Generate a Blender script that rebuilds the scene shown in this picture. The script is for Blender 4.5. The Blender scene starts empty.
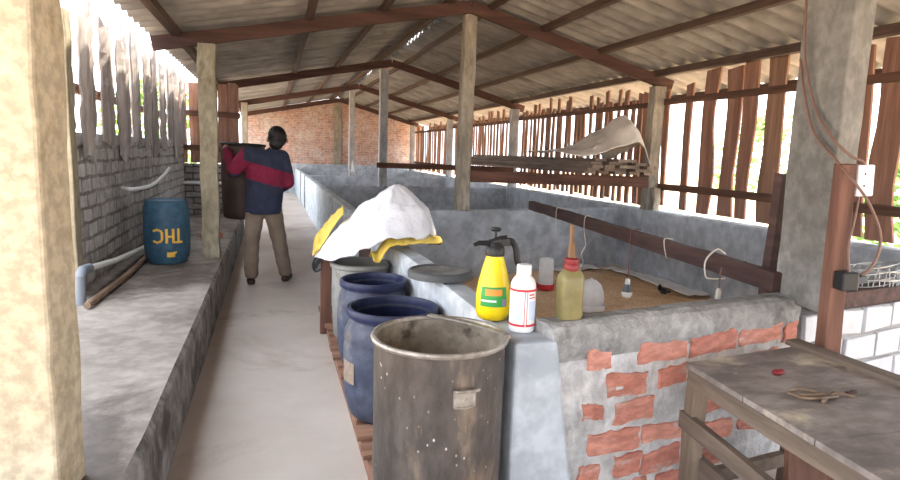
import bpy, bmesh, math, random
from mathutils import Vector, Matrix, noise
SC = bpy.context.scene
COL = SC.collection
PI = math.pi
V = Vector

# ------------------------------------------------------------------ camera
F = 610.0; HC = 1.45
def _ray(x, y): return V(((x-450)/F, -(y-240)/F, -1.0))
_d = _ray(272, 148).normalized()
_p = _ray(1272, 148+32)
_u = _p.cross(_d).normalized()
if _u.y < 0: _u = -_u
_r = _d.cross(_u).normalized()
RW = Matrix((_r, _d, _u))            # camera -> world rotation
cam = bpy.data.cameras.new('camera'); cam.sensor_width = 36; cam.lens = F*36/900; cam.clip_end = 400
camo = bpy.data.objects.new('camera', cam); COL.objects.link(camo)
camo.matrix_world = Matrix.Translation((0, 0, HC)) @ RW.to_4x4()
SC.camera = camo

# ------------------------------------------------------------------ materials
def newmat(name):
    m = bpy.data.materials.new(name); m.use_nodes = True
    nt = m.node_tree; b = nt.nodes['Principled BSDF']
    return m, nt, b
def lin(c): return tuple(((v/255)/12.92 if v/255 <= .04045 else ((v/255+.055)/1.055)**2.4) for v in c) + (1,)
def ramp(nt, stops):
    r = nt.nodes.new('ShaderNodeValToRGB'); e = r.color_ramp.elements
    while len(e) < len(stops): e.new(.5)
    for i, (p, c) in enumerate(stops): e[i].position = p; e[i].color = c
    return r
def coords(nt, scale):
    t = nt.nodes.new('ShaderNodeTexCoord'); mp = nt.nodes.new('ShaderNodeMapping')
    mp.inputs['Scale'].default_value = scale
    nt.links.new(t.outputs['Object'], mp.inputs['Vector'])
    return mp.outputs['Vector']
def noisetex(nt, vec, scale, detail=6, rough=.6, dist=0):
    n = nt.nodes.new('ShaderNodeTexNoise')
    n.inputs['Scale'].default_value = scale; n.inputs['Detail'].default_value = detail
    n.inputs['Roughness'].default_value = rough; n.inputs['Distortion'].default_value = dist
    nt.links.new(vec, n.inputs['Vector']); return n.outputs['Fac']
def mixc(nt, fac, a, b):
    m = nt.nodes.new('ShaderNodeMix'); m.data_type = 'RGBA'
    for s, v in (('A', a), ('B', b)):
        i = [x for x in m.inputs if x.name == s and x.type == 'RGBA'][0]
        if isinstance(v, tuple): i.default_value = v
        else: nt.links.new(v, i)
    nt.links.new(fac, m.inputs[0])
    return [x for x in m.outputs if x.type == 'RGBA'][0]
def bump(nt, b, h, strength, dist=.02):
    bp = nt.nodes.new('ShaderNodeBump'); bp.inputs['Strength'].default_value = strength; bp.inputs['Distance'].default_value = dist
    nt.links.new(h, bp.inputs['Height']); nt.links.new(bp.outputs['Normal'], b.inputs['Normal'])
def pm(name, c1, c2, scale=3, rough=.85, bmp=.25, stretch=(1, 1, 1), stain=None, stain_scale=2, stain_at=.6, metal=0, detail=8, bd=.02, fine=0):
    """two tones of one surface mixed by noise, an optional stain colour, a bump"""
    m, nt, b = newmat(name); vec = coords(nt, stretch)
    n = noisetex(nt, vec, scale, detail, .62)
    col = ramp(nt, [(.32, lin(c1)), (.68, lin(c2))]); nt.links.new(n, col.inputs['Fac'])
    out = col.outputs['Color']
    if stain:
        s = noisetex(nt, vec, stain_scale, 7, .65, .4)
        sr = ramp(nt, [(stain_at, (0, 0, 0, 1)), (min(stain_at+.12, 1), (1, 1, 1, 1))]); nt.links.new(s, sr.inputs['Fac'])
        out = mixc(nt, sr.outputs['Color'], out, lin(stain))
    if fine:
        s2 = noisetex(nt, vec, fine, 3, .6)
        sr2 = ramp(nt, [(.4, (.72, .72, .72, 1)), (.62, (1, 1, 1, 1))]); nt.links.new(s2, sr2.inputs['Fac'])
        mm = nt.nodes.new('ShaderNodeMix'); mm.data_type = 'RGBA'; mm.blend_type = 'MULTIPLY'; mm.inputs[0].default_value = 1
        ia = [x for x in mm.inputs if x.type == 'RGBA']
        nt.links.new(out, ia[0]); nt.links.new(sr2.outputs['Color'], ia[1]); out = [x for x in mm.outputs if x.type == 'RGBA'][0]
    nt.links.new(out, b.inputs['Base Color'])
    b.inputs['Roughness'].default_value = rough; b.inputs['Metallic'].default_value = metal
    b.inputs['Specular IOR Level'].default_value = .3
    if bmp: bump(nt, b, noisetex(nt, vec, scale*5, 5, .6), bmp, bd)
    return m
def plain(name, c, rough=.5, spec=.4, metal=0, bmp=0):
    m, nt, b = newmat(name)
    vec = coords(nt, (1, 1, 1)); n = noisetex(nt, vec, 9, 4)
    c = lin(c); cd = tuple(x*.86 for x in c[:3]) + (1,)
    r = ramp(nt, [(.35, cd), (.65, c)]); nt.links.new(n, r.inputs['Fac']); nt.links.new(r.outputs['Color'], b.inputs['Base Color'])
    b.inputs['Roughness'].default_value = rough; b.inputs['Specular IOR Level'].default_value = spec; b.inputs['Metallic'].default_value = metal
    if bmp: bump(nt, b, noisetex(nt, vec, 25, 4), bmp)
    return m
def brickmat(name, plane, c1, c2, mortar, bw=.22, bh=.075, ms=.012, wash=None, wash_at=.55, bmp=.6, rough=.9):
    m, nt, b = newmat(name)
    t = nt.nodes.new('ShaderNodeTexCoord'); s = nt.nodes.new('ShaderNodeSeparateXYZ'); nt.links.new(t.outputs['Object'], s.inputs[0])
    c = nt.nodes.new('ShaderNodeCombineXYZ')
    nt.links.new(s.outputs[plane[0]], c.inputs[0]); nt.links.new(s.outputs[plane[1]], c.inputs[1])
    # wobble so that courses are not ruler straight
    nz = nt.nodes.new('ShaderNodeTexNoise'); nz.inputs['Scale'].default_value = 5; nt.links.new(c.outputs[0], nz.inputs['Vector'])
    sub = nt.nodes.new('ShaderNodeVectorMath'); sub.operation = 'SUBTRACT'; nt.links.new(nz.outputs['Color'], sub.inputs[0]); sub.inputs[1].default_value = (.5, .5, .5)
    sc = nt.nodes.new('ShaderNodeVectorMath'); sc.operation = 'SCALE'; sc.inputs['Scale'].default_value = .05; nt.links.new(sub.outputs[0], sc.inputs[0])
    ad = nt.nodes.new('ShaderNodeVectorMath'); ad.operation = 'ADD'; nt.links.new(c.outputs[0], ad.inputs[0]); nt.links.new(sc.outputs[0], ad.inputs[1])
    br = nt.nodes.new('ShaderNodeTexBrick'); nt.links.new(ad.outputs[0], br.inputs['Vector'])
    br.inputs['Color1'].default_value = lin(c1); br.inputs['Color2'].default_value = lin(c2); br.inputs['Mortar'].default_value = lin(mortar)
    br.inputs['Scale'].default_value = 1; br.inputs['Mortar Size'].default_value = ms; br.inputs['Mortar Smooth'].default_value = .3
    br.inputs['Brick Width'].default_value = bw; br.inputs['Row Height'].default_value = bh; br.inputs['Bias'].default_value = 0
    vec = coords(nt, (1, 1, 1)); out = br.outputs['Color']
    if wash:
        w = noisetex(nt, vec, 1.6, 8, .7, .3)
        wr = ramp(nt, [(wash_at-.1, (0, 0, 0, 1)), (wash_at+.12, (.85, .85, .85, 1))]); nt.links.new(w, wr.inputs['Fac'])
        out = mixc(nt, wr.outputs['Color'], out, lin(wash))
    f = noisetex(nt, vec, 14, 5, .7)
    fr = ramp(nt, [(.35, (.62, .62, .62, 1)), (.65, (1, 1, 1, 1))]); nt.links.new(f, fr.inputs['Fac'])
    mm = nt.nodes.new('ShaderNodeMix'); mm.data_type = 'RGBA'; mm.blend_type = 'MULTIPLY'; mm.inputs[0].default_value = 1
    ia = [x for x in mm.inputs if x.type == 'RGBA']; nt.links.new(out, ia[0]); nt.links.new(fr.outputs['Color'], ia[1])
    nt.links.new([x for x in mm.outputs if x.type == 'RGBA'][0], b.inputs['Base Color'])
    b.inputs['Roughness'].default_value = rough; b.inputs['Specular IOR Level'].default_value = .2
    inv = nt.nodes.new('ShaderNodeMath'); inv.operation = 'MULTIPLY_ADD'; inv.inputs[1].default_value = -1; inv.inputs[2].default_value = 1
    nt.links.new(br.outputs['Fac'], inv.inputs[0])
    ad2 = nt.nodes.new('ShaderNodeMath'); ad2.operation = 'MULTIPLY_ADD'; ad2.inputs[1].default_value = .6
    nt.links.new(f, ad2.inputs[0]); nt.links.new(inv.outputs[0], ad2.inputs[2])
    bump(nt, b, ad2.outputs[0], bmp, .02)
    return m

M = {}
M['floor'] = pm('walkway_concrete', (180, 170, 162), (206, 197, 190), .9, .42, .08, stain=(152, 138, 128), stain_scale=.7, stain_at=.54, fine=0)
M['ledge'] = pm('ledge_concrete', (132, 123, 116), (170, 160, 152), 1.3, .6, .25, stain=(102, 93, 88), stain_scale=1.2, stain_at=.5, fine=10)
M['ledge_face'] = pm('ledge_plaster', (132, 128, 126), (172, 168, 165), 3, .85, .5, stain=(96, 92, 90), stain_scale=2.5, stain_at=.5, fine=12)
M['pen'] = pm('pen_plaster', (164, 170, 178), (196, 201, 208), 1.6, .7, .18, stain=(212, 217, 222), stain_scale=1.7, stain_at=.62, fine=7)
M['pen_white'] = pm('pen_limewash', (180, 186, 194), (206, 211, 217), 1.6, .75, .18, stain=(160, 166, 174), stain_scale=1.7, stain_at=.56, fine=7)
M['mortar'] = pm('rough_mortar', (140, 138, 136), (178, 176, 174), 5, .9, .8, stain=(116, 114, 112), stain_scale=4, stain_at=.55, fine=18, bd=.03)
M['mortar_white'] = pm('pale_mortar', (178, 176, 175), (212, 210, 210), 6, .9, .7, stain=(146, 142, 140), stain_scale=4, stain_at=.58, fine=15)
M['redbrick'] = pm('red_brick', (196, 128, 110), (214, 152, 134), 6, .9, .6, stretch=(1, 1, 2.5), stain=(206, 188, 178), stain_scale=5, stain_at=.55, fine=16)
M['redbrick2'] = pm('deep_red_brick', (186, 116, 100), (206, 140, 122), 6, .9, .6, stretch=(1, 1, 2.5), stain=(198, 180, 170), stain_scale=5, stain_at=.57, fine=16)
M['back_brick'] = brickmat('back_wall_brick', (0, 2), (186, 136, 116), (212, 166, 146), (196, 184, 176), wash=(216, 204, 196), wash_at=.56)
M['left_brick'] = brickmat('left_wall_brick', (1, 2), (166, 161, 159), (200, 196, 193), (136, 130, 127), bw=.26, bh=.118, ms=.014, wash=(212, 208, 206), wash_at=.55, bmp=1)
M['left_brick_end'] = brickmat('end_wall_brick', (0, 2), (136, 128, 124), (172, 164, 160), (98, 92, 90), bw=.25, bh=.1, ms=.014, wash=(190, 184, 180), wash_at=.62, bmp=.9)
M['white_block'] = pm('whitewashed_block', (186, 186, 190), (212, 212, 216), 4, .9, .5, stain=(176, 176, 178), stain_scale=5, stain_at=.6)
M['joint'] = pm('grey_block_joint', (138, 136, 136), (164, 162, 160), 5, .9, .5)
M['pillar_warm'] = pm('sandy_concrete', (184, 168, 142), (206, 191, 166), 3.2, .9, .35, stain=(176, 156, 124), stain_scale=3, stain_at=.58, fine=22)
M['pillar_grey'] = pm('grey_concrete', (112, 109, 105), (142, 139, 134), 2.4, .9, .3, stain=(176, 172, 166), stain_scale=2.2, stain_at=.62, fine=14)
M['post_grey'] = pm('grey_post', (132, 124, 112), (174, 164, 150), 5, .9, .4, stretch=(1, 1, .35), stain=(104, 92, 78), stain_scale=4, stain_at=.56, fine=18)
M['post_yellow'] = pm('mossy_post', (140, 130, 110), (170, 160, 138), 5, .9, .4, stretch=(1, 1, .5), stain=(112, 100, 80), stain_scale=4, stain_at=.55, fine=18)
M['post_pale'] = pm('pale_post', (158, 156, 156), (192, 190, 190), 4, .85, .3, stretch=(1, 1, .4), stain=(128, 124, 122), stain_scale=4, stain_at=.58, fine=14)
def wood(name, c1, c2, axis, rough=.75, stain=None, sc=9, bmp=.35):
    st = [1, 1, 1]; st[axis] = .08
    return pm(name, c1, c2, sc, rough, bmp, stretch=tuple(st), stain=stain, stain_scale=sc*.6, stain_at=.58, fine=sc*3, bd=.01)
M['rafter'] = wood('red_brown_rafter', (72, 50, 46), (98, 70, 62), 0)
M['purlin'] = wood('dark_purlin', (72, 56, 50), (98, 78, 70), 1)
M['picket'] = wood('red_brown_picket', (132, 94, 78), (168, 126, 106), 2, stain=(112, 80, 66))
M['picket_b'] = wood('brown_picket', (126, 94, 76), (160, 124, 102), 2)
M['rail'] = wood('dark_rail', (84, 58, 48), (116, 84, 68), 1)
M['rail_x'] = wood('dark_rail_across', (84, 56, 46), (116, 80, 66), 0)
M['slab'] = wood('weathered_slab', (138, 128, 126), (188, 180, 180), 2, rough=.9, stain=(100, 88, 84), sc=3.2, bmp=.7)
M['slab_b'] = wood('pale_slab', (150, 140, 136), (194, 186, 184), 2, rough=.9, stain=(128, 108, 92), sc=7, bmp=.7)
M['dark_wood'] = wood('dark_beam_wood', (62, 44, 42), (92, 68, 62), 1)
M['dark_wood_top'] = wood('dusty_beam_top', (138, 126, 120), (164, 152, 146), 1)
M['timber'] = wood('brown_timber', (92, 62, 52), (132, 94, 78), 2)
M['plank'] = wood('stacked_plank', (104, 88, 78), (142, 122, 108), 1, stain=(80, 66, 58))
M['plank_end'] = pm('plank_end_grain', (128, 112, 98), (154, 136, 120), 30, .9, .2)
M['table_wood'] = wood('table_leg_wood', (104, 88, 76), (136, 118, 102), 2, stain=(84, 70, 60))
M['table_rail'] = wood('table_rail_wood', (98, 84, 74), (130, 114, 100), 1, stain=(78, 66, 58))
M['table_top'] = pm('worn_tabletop', (122, 111, 106), (158, 147, 141), 5, .7, .3, stretch=(.6, 1, 1), stain=(216, 202, 178), stain_scale=2.6, stain_at=.535, fine=10)
M['pallet'] = wood('pallet_wood', (128, 92, 74), (172, 132, 110), 0, stain=(100, 74, 62))
M['roof'] = pm('fibre_cement_roof', (136, 132, 130), (166, 162, 159), 1.5, .85, .2, stretch=(.6, 1.2, 1), stain=(112, 106, 103), stain_scale=1.3, stain_at=.58, fine=5)
M['metal_drum'] = pm('stained_tin', (72, 65, 61), (106, 97, 91), 5, .45, .25, stretch=(1, 1, .4), stain=(150, 130, 112), stain_scale=3.2, stain_at=.53, metal=.3, fine=26)
_m = M['metal_drum']; _nt = _m.node_tree; _b = _nt.nodes['Principled BSDF']; _src = _b.inputs['Base Color'].links[0].from_socket
_v = _nt.nodes.new('ShaderNodeTexVoronoi'); _v.inputs['Scale'].default_value = 34; _nt.links.new(coords(_nt, (1, 1, .7)), _v.inputs['Vector'])
_rr = ramp(_nt, [(.10, (1, 1, 1, 1)), (.16, (0, 0, 0, 1))]); _nt.links.new(_v.outputs['Distance'], _rr.inputs['Fac'])
_n = noisetex(_nt, coords(_nt, (1, 1, 1)), 5, 3); _r2 = ramp(_nt, [(.5, (0, 0, 0, 1)), (.62, (1, 1, 1, 1))]); _nt.links.new(_n, _r2.inputs['Fac'])
_mu = _nt.nodes.new('ShaderNodeMath'); _mu.operation = 'MULTIPLY'; _nt.links.new(_rr.outputs['Color'], _mu.inputs[0]); _nt.links.new(_r2.outputs['Color'], _mu.inputs[1])
_nt.links.new(mixc(_nt, _mu.outputs[0], _src, lin((196, 186, 174))), _b.inputs['Base Color'])
M['metal_in'] = pm('stained_tin_inside', (134, 120, 106), (178, 164, 146), 4, .55, .2, stain=(88, 76, 66), stain_scale=5, stain_at=.58, metal=.25, fine=20)
M['metal_rim'] = pm('worn_rim', (150, 140, 130), (186, 176, 166), 12, .4, .2, metal=.5, fine=30)
M['blue'] = pm('blue_plastic', (34, 39, 70), (48, 55, 88), 3, .45, .1, stain=(112, 112, 124), stain_scale=4, stain_at=.6, fine=20)
M['blue_dusty'] = pm('dusty_blue_plastic', (60, 65, 85), (84, 88, 103), 4, .6, .15, stain=(124, 118, 114), stain_scale=3.5, stain_at=.56, fine=20)
M['blue_drum'] = pm('faded_blue_drum', (44, 76, 98), (64, 96, 116), 4, .55, .12, stain=(88, 104, 112), stain_scale=5, stain_at=.6, fine=18)
M['yellow_paint'] = pm('yellow_paint', (206, 158, 62), (226, 182, 84), 14, .7, .1, stain=(140, 130, 90), stain_scale=20, stain_at=.6)
M['grey_barrel'] = pm('grey_barrel', (118, 116, 114), (148, 146, 142), 4, .6, .15, stain=(104, 98, 92), stain_scale=4, stain_at=.58)
M['lid'] = pm('grey_lid', (112, 110, 108), (142, 140, 136), 4, .6, .15, stain=(170, 164, 158), stain_scale=5, stain_at=.56, fine=18)
M['lid_rim'] = plain('dark_lid_rim', (84, 86, 88), .6)
M['tub'] = pm('dark_tub', (58, 46, 42), (80, 64, 58), 4, .6, .1)
M['yellow'] = plain('yellow_plastic', (246, 214, 20), .35, .5)
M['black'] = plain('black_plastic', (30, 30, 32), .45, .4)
M['green_label'] = plain('green_label', (56, 158, 72), .5)
M['orange_label'] = plain('orange_label', (236, 150, 60), .5)
M['purple_label'] = plain('lilac_label', (150, 130, 170), .5)
M['white'] = plain('white_plastic', (236, 236, 238), .4, .45)
M['red'] = plain('red_print', (206, 52, 60), .5)
M['pale_blue'] = plain('pale_blue_print', (196, 210, 232), .5)
M['cap_red'] = plain('red_cap', (128, 38, 42), .45)
M['oil_bottle'] = pm('dirty_oil_bottle', (108, 100, 66), (140, 130, 88), 7, .3, .12, stain=(166, 150, 96), stain_scale=6, stain_at=.56)
M['cork_wood'] = wood('wooden_stopper', (112, 84, 62), (146, 114, 86), 2)
M['sawdust'] = pm('sawdust', (228, 190, 148), (242, 214, 178), 6, .95, .9, stain=(212, 172, 130), stain_scale=3, stain_at=.55, fine=40)
M['sack_white'] = pm('white_sack', (214, 214, 222), (234, 234, 240), 3, .7, .3, fine=0, bd=.03)
M['sack_yellow'] = pm('yellow_sack', (206, 176, 74), (228, 200, 104), 4, .65, .3, stain=(238, 226, 186), stain_scale=6, stain_at=.62)
M['sack_print'] = plain('sack_print', (84, 66, 44), .7)
M['tarp'] = pm('dusty_tarp', (204, 192, 180), (230, 220, 210), 3, .8, .4, stain=(172, 154, 138), stain_scale=3, stain_at=.6)
M['pvc'] = plain('white_pipe', (226, 226, 224), .4)
M['grey_pvc'] = plain('grey_fitting', (118, 124, 134), .5)
M['cable'] = plain('brown_cable', (122, 92, 80), .5)
M['red_wire'] = plain('dark_red_wire', (120, 62, 58), .5)
M['string'] = plain('pale_string', (212, 202, 188), .8)
M['steel_wire'] = plain('steel_wire', (170, 172, 174), .4, metal=.6)
M['pole'] = wood('bare_pole', (112, 92, 76), (150, 126, 106), 1)
M['skin'] = plain('brown_skin', (142, 96, 72), .55)
M['hair'] = plain('black_hair', (14, 11, 11), .6)
M['navy'] = pm('navy_knit', (36, 40, 58), (50, 54, 74), 8, .9, .4)
M['maroon'] = pm('maroon_knit', (104, 24, 50), (130, 36, 64), 8, .9, .4)
M['collar'] = plain('pale_collar', (168, 160, 164), .8)
M['trousers'] = pm('taupe_cloth', (108, 94, 82), (134, 118, 104), 5, .9, .4)
M['sandal'] = plain('dark_sandal', (58, 42, 36), .6)
M['leaf'] = pm('leaf_green', (86, 128, 52), (142, 176, 84), 2, .6, 0)
M['ground'] = pm('dry_ground', (214, 186, 150), (228, 204, 172), .8, .95, .5, fine=5)
M['pump_red'] = plain('dark_red_enamel', (96, 34, 44), .4)
M['bulb'] = plain('frosted_bulb', (244, 244, 240), .3)
M['bulb_grey'] = plain('grey_bulb_collar', (96, 96, 100), .4)

# ------------------------------------------------------------------ mesh helper
class MB:
    def __init__(s): s.bm = bmesh.new(); s.mi = 0
    def _faces(s, f):
        for x in f: x.material_index = s.mi
    def hexa(s, p):           # 8 corners: bottom 0-3 ccw, top 4-7
        v = [s.bm.verts.new(q) for q in p]
        for a in ((3,2,1,0), (4,5,6,7), (0,1,5,4), (1,2,6,5), (2,3,7,6), (3,0,4,7)):
            f = s.bm.faces.new([v[i] for i in a]); f.material_index = s.mi
        return s
    def box(s, x0, x1, y0, y1, z0, z1):
        return s.hexa([(x0,y0,z0),(x1,y0,z0),(x1,y1,z0),(x0,y1,z0),(x0,y0,z1),(x1,y0,z1),(x1,y1,z1),(x0,y1,z1)])
    def prism(s, pts, z0, z1):       # pts ccw in xy
        n = len(pts)
        a = [s.bm.verts.new((p[0], p[1], z0)) for p in pts]; b = [s.bm.verts.new((p[0], p[1], z1)) for p in pts]
        s._faces([s.bm.faces.new(a[::-1]), s.bm.faces.new(b)] + [s.bm.faces.new((a[i], a[(i+1)%n], b[(i+1)%n], b[i])) for i in range(n)])
        return s
    def beam(s, p0, p1, w, h, n=1, jit=0, seed=0, up=(0,0,1), taper=1.0):
        """a bar of width w (sideways) and height h (along up), its section wandering by jit"""
        rnd = random.Random(seed); p0 = V(p0); p1 = V(p1); d = (p1-p0).normalized(); up = V(up)
        side = d.cross(up).normalized(); upv = side.cross(d).normalized(); prev = None
        for i in range(n+1):
            t = i/n; c = p0.lerp(p1, t); j = lambda: rnd.uniform(-jit, jit)
            k = 1+(taper-1)*t; o = side*j()+upv*j()
            ring = [s.bm.verts.new(c+o+side*(a*w/2*k+j()*.5)+upv*(b*h/2*k+j()*.5)) for a, b in ((-1,-1),(1,-1),(1,1),(-1,1))]
            if prev:
                s._faces([s.bm.faces.new((prev[q], prev[(q+1)%4], ring[(q+1)%4], ring[q])) for q in range(4)])
            else: s._faces([s.bm.faces.new(ring[::-1])])
            prev = ring
        s._faces([s.bm.faces.new(prev)])
        return s
    def tube(s, pts, r, n=8, closed=False, cap=True):
        pts = [V(p) for p in pts]; rings = []; m = len(pts); rr = r if isinstance(r, (list, tuple)) else [r]*m
        ref = None
        for i, p in enumerate(pts):
            a = pts[(i-1) % m] if (closed or i) else p; b = pts[(i+1) % m] if (closed or i < m-1) else p
            d = (b-a).normalized()
            if ref is None: ref = d.orthogonal().normalized()
            ref = (ref - d*ref.dot(d)).normalized(); bi = d.cross(ref)
            rings.append([s.bm.verts.new(p + ref*math.cos(2*PI*k/n)*rr[i] + bi*math.sin(2*PI*k/n)*rr[i]) for k in range(n)])
        for i in range(m if closed else m-1):
            A = rings[i]; B = rings[(i+1) % m]
            s._faces([s.bm.faces.new((A[k], A[(k+1)%n], B[(k+1)%n], B[k])) for k in range(n)])
        if cap and not closed: s._faces([s.bm.faces.new(rings[0][::-1]), s.bm.faces.new(rings[-1])])
        return s
    def lathe(s, prof, c=(0,0,0), n=32, sx=1, sy=1, mids=None):
        """revolve (r, z) points about z; r = 0 closes the end; mids = material per segment"""
        rings = []
        for r, z in prof:
            if r <= 1e-6: rings.append([s.bm.verts.new((c[0], c[1], c[2]+z))])
            else: rings.append([s.bm.verts.new((c[0]+sx*r*math.cos(2*PI*k/n), c[1]+sy*r*math.sin(2*PI*k/n), c[2]+z)) for k in range(n)])
        for i in range(len(rings)-1):
            if mids: s.mi = mids[i]
            A, B = rings[i], rings[i+1]
            for k in range(n):
                q = (k+1) % n
                if len(A) == 1 and len(B) == 1: continue
                if len(A) == 1: f = s.bm.faces.new((A[0], B[q], B[k]))
                elif len(B) == 1: f = s.bm.faces.new((A[k], A[q], B[0]))
                else: f = s.bm.faces.new((A[k], A[q], B[q], B[k]))
                f.material_index = s.mi
        return s
    def ball(s, c, r, sub=2, rot=None):
        sc = r if isinstance(r, (tuple, list)) else (r, r, r)
        m = Matrix.Translation(c) @ (rot.to_4x4() if rot else Matrix.Identity(4)) @ Matrix.Diagonal((*sc, 1))
        res = bmesh.ops.create_icosphere(s.bm, subdivisions=sub, radius=1, matrix=m)
        for v in res['verts']:
            for f in v.link_faces: f.material_index = s.mi
        return s
    def limb(s, pts, radii, step=.35):
        """a row of overlapping balls along joints, to be fused by a remesh"""
        for i in range(len(pts)-1):
            a, b = V(pts[i]), V(pts[i+1]); ra, rb = radii[i], radii[i+1]
            n = max(2, int((b-a).length/(min(ra, rb)*step)))
            for k in range(n+1):
                t = k/n; s.ball(a.lerp(b, t), ra+(rb-ra)*t, 2)
        return s
    def grid(s, fn, nu, nv):
        g = [[s.bm.verts.new(fn(i/nu, j/nv)) for j in range(nv+1)] for i in range(nu+1)]
        for i in range(nu):
            for j in range(nv): s._faces([s.bm.faces.new((g[i][j], g[i+1][j], g[i+1][j+1], g[i][j+1]))])
        return s
    def build(s, name, mats, parent=None, smooth=False, bevel=0, loc=None, thick=0, fixn=True):
        if fixn: bmesh.ops.recalc_face_normals(s.bm, faces=s.bm.faces)
        me = bpy.data.meshes.new(name)
        if parent is not None:
            bmesh.ops.translate(s.bm, vec=-parent_loc(parent), verts=s.bm.verts)
        elif loc is not None:
            bmesh.ops.translate(s.bm, vec=-V(loc), verts=s.bm.verts)
        for f in s.bm.faces: f.smooth = bool(smooth)
        s.bm.to_mesh(me); s.bm.free()
        for m in (mats if isinstance(mats, (list, tuple)) else [mats]): me.materials.append(m)
        o = bpy.data.objects.new(name, me); COL.objects.link(o)
        if parent is not None: o.parent = parent
        elif loc is not None: o.location = loc
        if thick:
            md = o.modifiers.new('solid', 'SOLIDIFY'); md.thickness = thick; md.offset = 0
        if bevel:
            md = o.modifiers.new('bevel', 'BEVEL'); md.width = bevel; md.segments = 2; md.limit_method = 'ANGLE'; md.angle_limit = .6
        if smooth and smooth != 'all':
            me.set_sharp_from_angle(angle=math.radians(smooth if smooth is not True else 40))
        return o
def parent_loc(p):
    l = V((0, 0, 0))
    while p is not None: l += p.location; p = p.parent
    return l
def tag(o, label, cat, group=None, kind=None):
    o['label'] = label; o['category'] = cat
    if group: o['group'] = group
    if kind: o['kind'] = kind
    return o
def struct(o): o['kind'] = 'structure'; return o
def thing(name, loc, label, cat, group=None):
    o = bpy.data.objects.new(name, None); o.empty_display_size = .1; COL.objects.link(o); o.location = loc
    return tag(o, label, cat, group)
def bez(pts, n=10):
    """Catmull-Rom through points"""
    pts = [V(p) for p in pts]; P = [pts[0]*2-pts[1]] + pts + [pts[-1]*2-pts[-2]]; out = []
    for i in range(1, len(P)-2):
        for k in range(n):
            t = k/n; a, b, c, d = P[i-1:i+3]
            out.append(.5*((2*b) + (c-a)*t + (2*a-5*b+4*c-d)*t*t + (3*b-a-3*c+d)*t**3))
    out.append(pts[-1]); return out
def fuse(mb, voxel, smooth_it=6):
    """fuse overlapping balls into one continuous skin; returns a bmesh"""
    me = bpy.data.meshes.new('tmp'); mb.bm.to_mesh(me); mb.bm.free()
    o = bpy.data.objects.new('tmp', me); COL.objects.link(o)
    md = o.modifiers.new('r', 'REMESH'); md.mode = 'VOXEL'; md.voxel_size = voxel
    if smooth_it:
        sm = o.modifiers.new('s', 'SMOOTH'); sm.iterations = smooth_it; sm.factor = .5
    dg = bpy.context.evaluated_depsgraph_get(); dg.update()
    m2 = bpy.data.meshes.new_from_object(o.evaluated_get(dg))
    bpy.data.objects.remove(o); bpy.data.meshes.remove(me)
    r = MB(); r.bm.from_mesh(m2); bpy.data.meshes.remove(m2)
    return r
rnd = random.Random(7)

# ------------------------------------------------------------------ setting
# ground outside and concrete floor inside
b = MB(); b.box(-40, 45, -25, 60, -.3, -.12); struct(b.build('ground', M['ground']))
b = MB()
b.box(-1.6, 4.8, -6.8, 21.4, -.11, 0); struct(b.build('floor', M['floor']))

# raised concrete ledge along the left wall (its face a rougher plaster)
b = MB(); n = 60
def edge(y): return -.47 + .012*noise.noise(V((y*2.1, 0, 3)))
for i in range(n):
    y0 = -6.5+17.4*i/n; y1 = -6.5+17.4*(i+1)/n
    b.mi = 0
    a0, a1 = edge(y0), edge(y1)
    v = [b.bm.verts.new(p) for p in ((-1.55, y0, .335), (a0-.02, y0, .335), (a1-.02, y1, .335), (-1.55, y1, .335))]
    b.bm.faces.new(v)
    b.mi = 1
    w = [b.bm.verts.new(p) for p in ((a0, y0, .31), (a1, y1, .31), (a1+.015, y1, -.05), (a0+.015, y0, -.05))]
    f = b.bm.faces.new((v[2], v[1], w[0], w[1])); f.material_index = 1
    f = b.bm.faces.new((w[1], w[0], w[3], w[2])); f.material_index = 1
v = [b.bm.verts.new(p) for p in ((-1.55, -6.5, .335), (-.49, -6.5, .335), (-.455, -6.5, -.05), (-1.55, -6.5, -.05))]
f = b.bm.faces.new(v[::-1]); f.material_index = 1
bmesh.ops.remove_doubles(b.bm, verts=b.bm.verts, dist=.0005)
struct(b.build('floor.001', [M['ledge'], M['ledge_face']]))

# left brick wall, then the short brick wall across the end of the ledge
b = MB(); b.box(-1.52, -1.38, 5.01, 10.85, -.1, 1.52); struct(b.build('wall_left', M['left_brick']))
b = MB(); b.box(-1.52, -.56, 10.85, 10.99, -.1, 1.16); struct(b.build('wall_left_end', M['left_brick_end']))
b = MB(); b.box(-.92, -.80, 10.99, 20.85, -.1, .42); struct(b.build('wall_left_rear', M['left_brick']))

# back wall: gable of bare brick over a grey plaster band
def roofz(x): return 3.20 - (.20*(2.1-x) if x < 2.1 else .264*(x-2.1))
b = MB()
pts = [(-.86, .95), (5.0, .95), (5.0, roofz(5.0)-.035), (2.1, roofz(2.1)-.035), (-.86, roofz(-.86)-.035)]
lo = [b.bm.verts.new((p[0], 20.9, p[1])) for p in pts]; hi = [b.bm.verts.new((p[0], 21.1, p[1])) for p in pts]
b.bm.faces.new(lo); b.bm.faces.new(hi[::-1])
for i in range(5): b.bm.faces.new((lo[i], hi[i], hi[(i+1)%5], lo[(i+1)%5]))
b.mi = 1; b.box(-.9, 5.0, 20.86, 21.1, -.1, .97)
b.mi = 2; b.box(1.98, 2.22, 20.84, 20.9, .97, 3.02)
struct(b.build('wall_back', [M['back_brick'], M['pen'], M['post_grey']]))

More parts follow.
